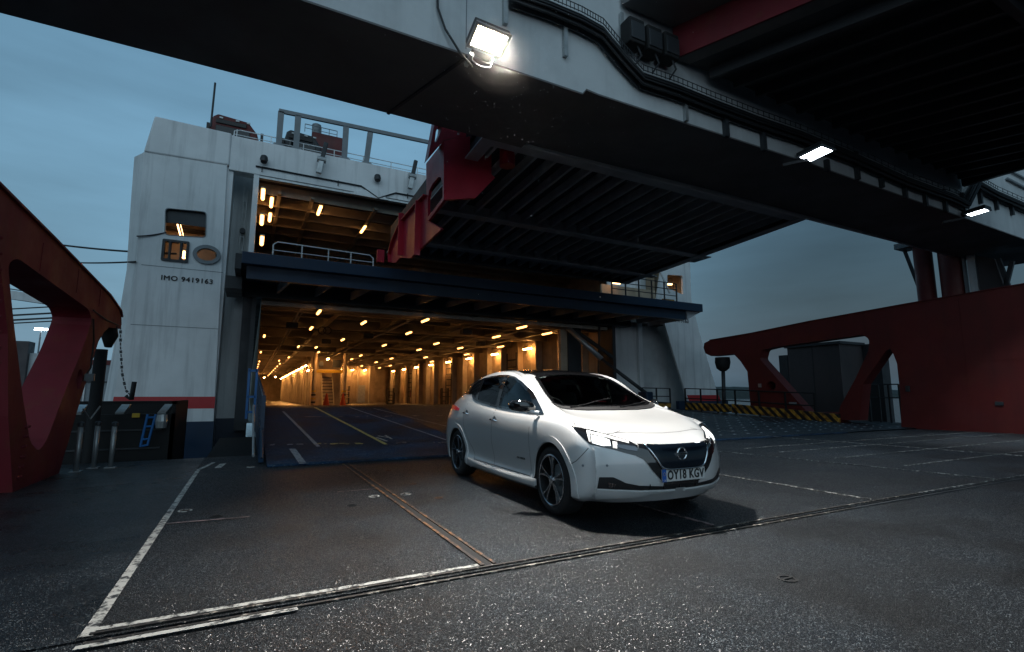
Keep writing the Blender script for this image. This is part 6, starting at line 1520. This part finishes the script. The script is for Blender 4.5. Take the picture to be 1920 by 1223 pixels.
# --- wheels
def wheel(u, s, front_=False):
    R = .325; hub = Vector((s * .865, -u, .325)); ax = (s, 0, 0)
    w = bpy.data.objects.new('wheel', None); C.objects.link(w); w.parent = car; w.empty_display_size = .1
    t = MB().lathe([(.235,-.20),(.30,-.215),(.318,-.20),(.325,-.17),(.3262,-.10),(.325,-.045),(.318,-.02),(.300,-.004),(.27,.0),(.245,-.004),(.236,-.012),(.232,-.10)], hub, ax, 64, closed=True).build('tyre', M['tyre'], None); t.parent = w; smooth_angle(t, 50)
    r = MB().lathe([(.238,-.010),(.240,.0),(.232,.003),(.224,-.004),(.220,-.03),(.212,-.14),(.0,-.145)], hub, ax, 64, cap=False).build('rim', M['darkalloy'], None); r.parent = w; smooth_angle(r, 40)
    lip = MB().lathe([(.2405,-.006),(.241,.001),(.233,.004),(.2255,-.001),(.2250,-.006)], hub, ax, 64, closed=True).build('rim_edge', M['alloy'], None); lip.parent = w; smooth_angle(lip, 40)
    Y = Vector((0, -1, 0)); Zv = Vector((0, 0, 1)); X = Vector(ax)
    a0 = R_(90)
    for k in range(5):
        a = a0 + k * 2 * math.pi / 5; dr = Y * math.cos(a) + Zv * math.sin(a); tn = -Y * math.sin(a) + Zv * math.cos(a)
        for sg in (-1, 1):                                             # two polished blades that part towards the rim
            sp_ = MB(); q = []
            for rr_, of, wd, dp in ((.035,.010,.014,-.010),(.09,.012,.012,-.014),(.15,.020,.014,-.012),(.20,.034,.020,-.006),(.229,.050,.026,-.003)):
                c = hub + dr * rr_ + tn * of * sg + X * dp
                q.append([c + tn * wd / 2, c - tn * wd / 2, c - tn * wd / 2 - X * .022, c + tn * wd / 2 - X * .022])
            for row in q: sp_.v += [tuple(p) for p in row]
            for i in range(len(q) - 1):
                for j in range(4): sp_.f.append((i * 4 + j, i * 4 + (j + 1) % 4, i * 4 + 4 + (j + 1) % 4, i * 4 + 4 + j))
            sp_.f += [(0, 1, 2, 3), tuple(range(len(q) * 4 - 4, len(q) * 4))[::-1]]
            o = sp_.build('spoke', M['alloy'], None); o.parent = w
        dkp = MB(); q = []
        for rr_, wd, dp in ((.03,.02,-.018),(.10,.026,-.020),(.16,.045,-.022),(.225,.085,-.020)):
            c = hub + dr * rr_ + X * dp; q.append([c + tn * wd / 2, c - tn * wd / 2, c - tn * wd / 2 - X * .02, c + tn * wd / 2 - X * .02])
        for row in q: dkp.v += [tuple(p) for p in row]
        for i in range(len(q) - 1):
            for j in range(4): dkp.f.append((i * 4 + j, i * 4 + (j + 1) % 4, i * 4 + 4 + (j + 1) % 4, i * 4 + 4 + j))
        o = dkp.build('spoke_inset', M['darkalloy'], None); o.parent = w
    o = MB().lathe([(.036,-.02),(.036,.002),(.030,.006),(.0,.008)], hub, ax, 24).build('hub_cap', M['alloy'], None); o.parent = w; smooth_angle(o)
    o = MB().lathe([(.145,-.115),(.145,-.10),(.06,-.095),(.06,-.06),(0,-.06)], hub, ax, 32).build('brake_disc', M['galv'], None); o.parent = w; smooth_angle(o)
for u in (0.012, -2.675):
    for s in (-1, 1): wheel(u, s)
for u_, z_, r_ in WHEELS:
    lp = [(u_ + (r_ + .062) * math.cos(a), z_ + (r_ + .062) * math.sin(a)) for a in [R_(-14 + 208 * i / 26) for i in range(27)]]
    lp += [(u_ + (r_ + .006) * math.cos(a), z_ + (r_ + .006) * math.sin(a)) for a in [R_(-14 + 208 * i / 26) for i in range(26, -1, -1)]]
    patch('wheel_arch_flare', lp, M['paint'], 0.010, 0.03, True, proj=side, skirt=.02)
# headlamp beams
for s in (-1, 1):
    h, n_ = car_hit(ZD((480, 290))[0])
    ld = bpy.data.lights.new('headlamp_beam', 'SPOT'); ld.energy = 8; ld.spot_size = R_(70); ld.spot_blend = .8; ld.color = (.93, .97, 1); ld.shadow_soft_size = .05
    lo = bpy.data.objects.new('headlamp_beam', ld); C.objects.link(lo); lo.parent = car
    lo.location = (h.x * -s, h.y - .03, h.z); lo.rotation_euler = (R_(80), 0, 0)
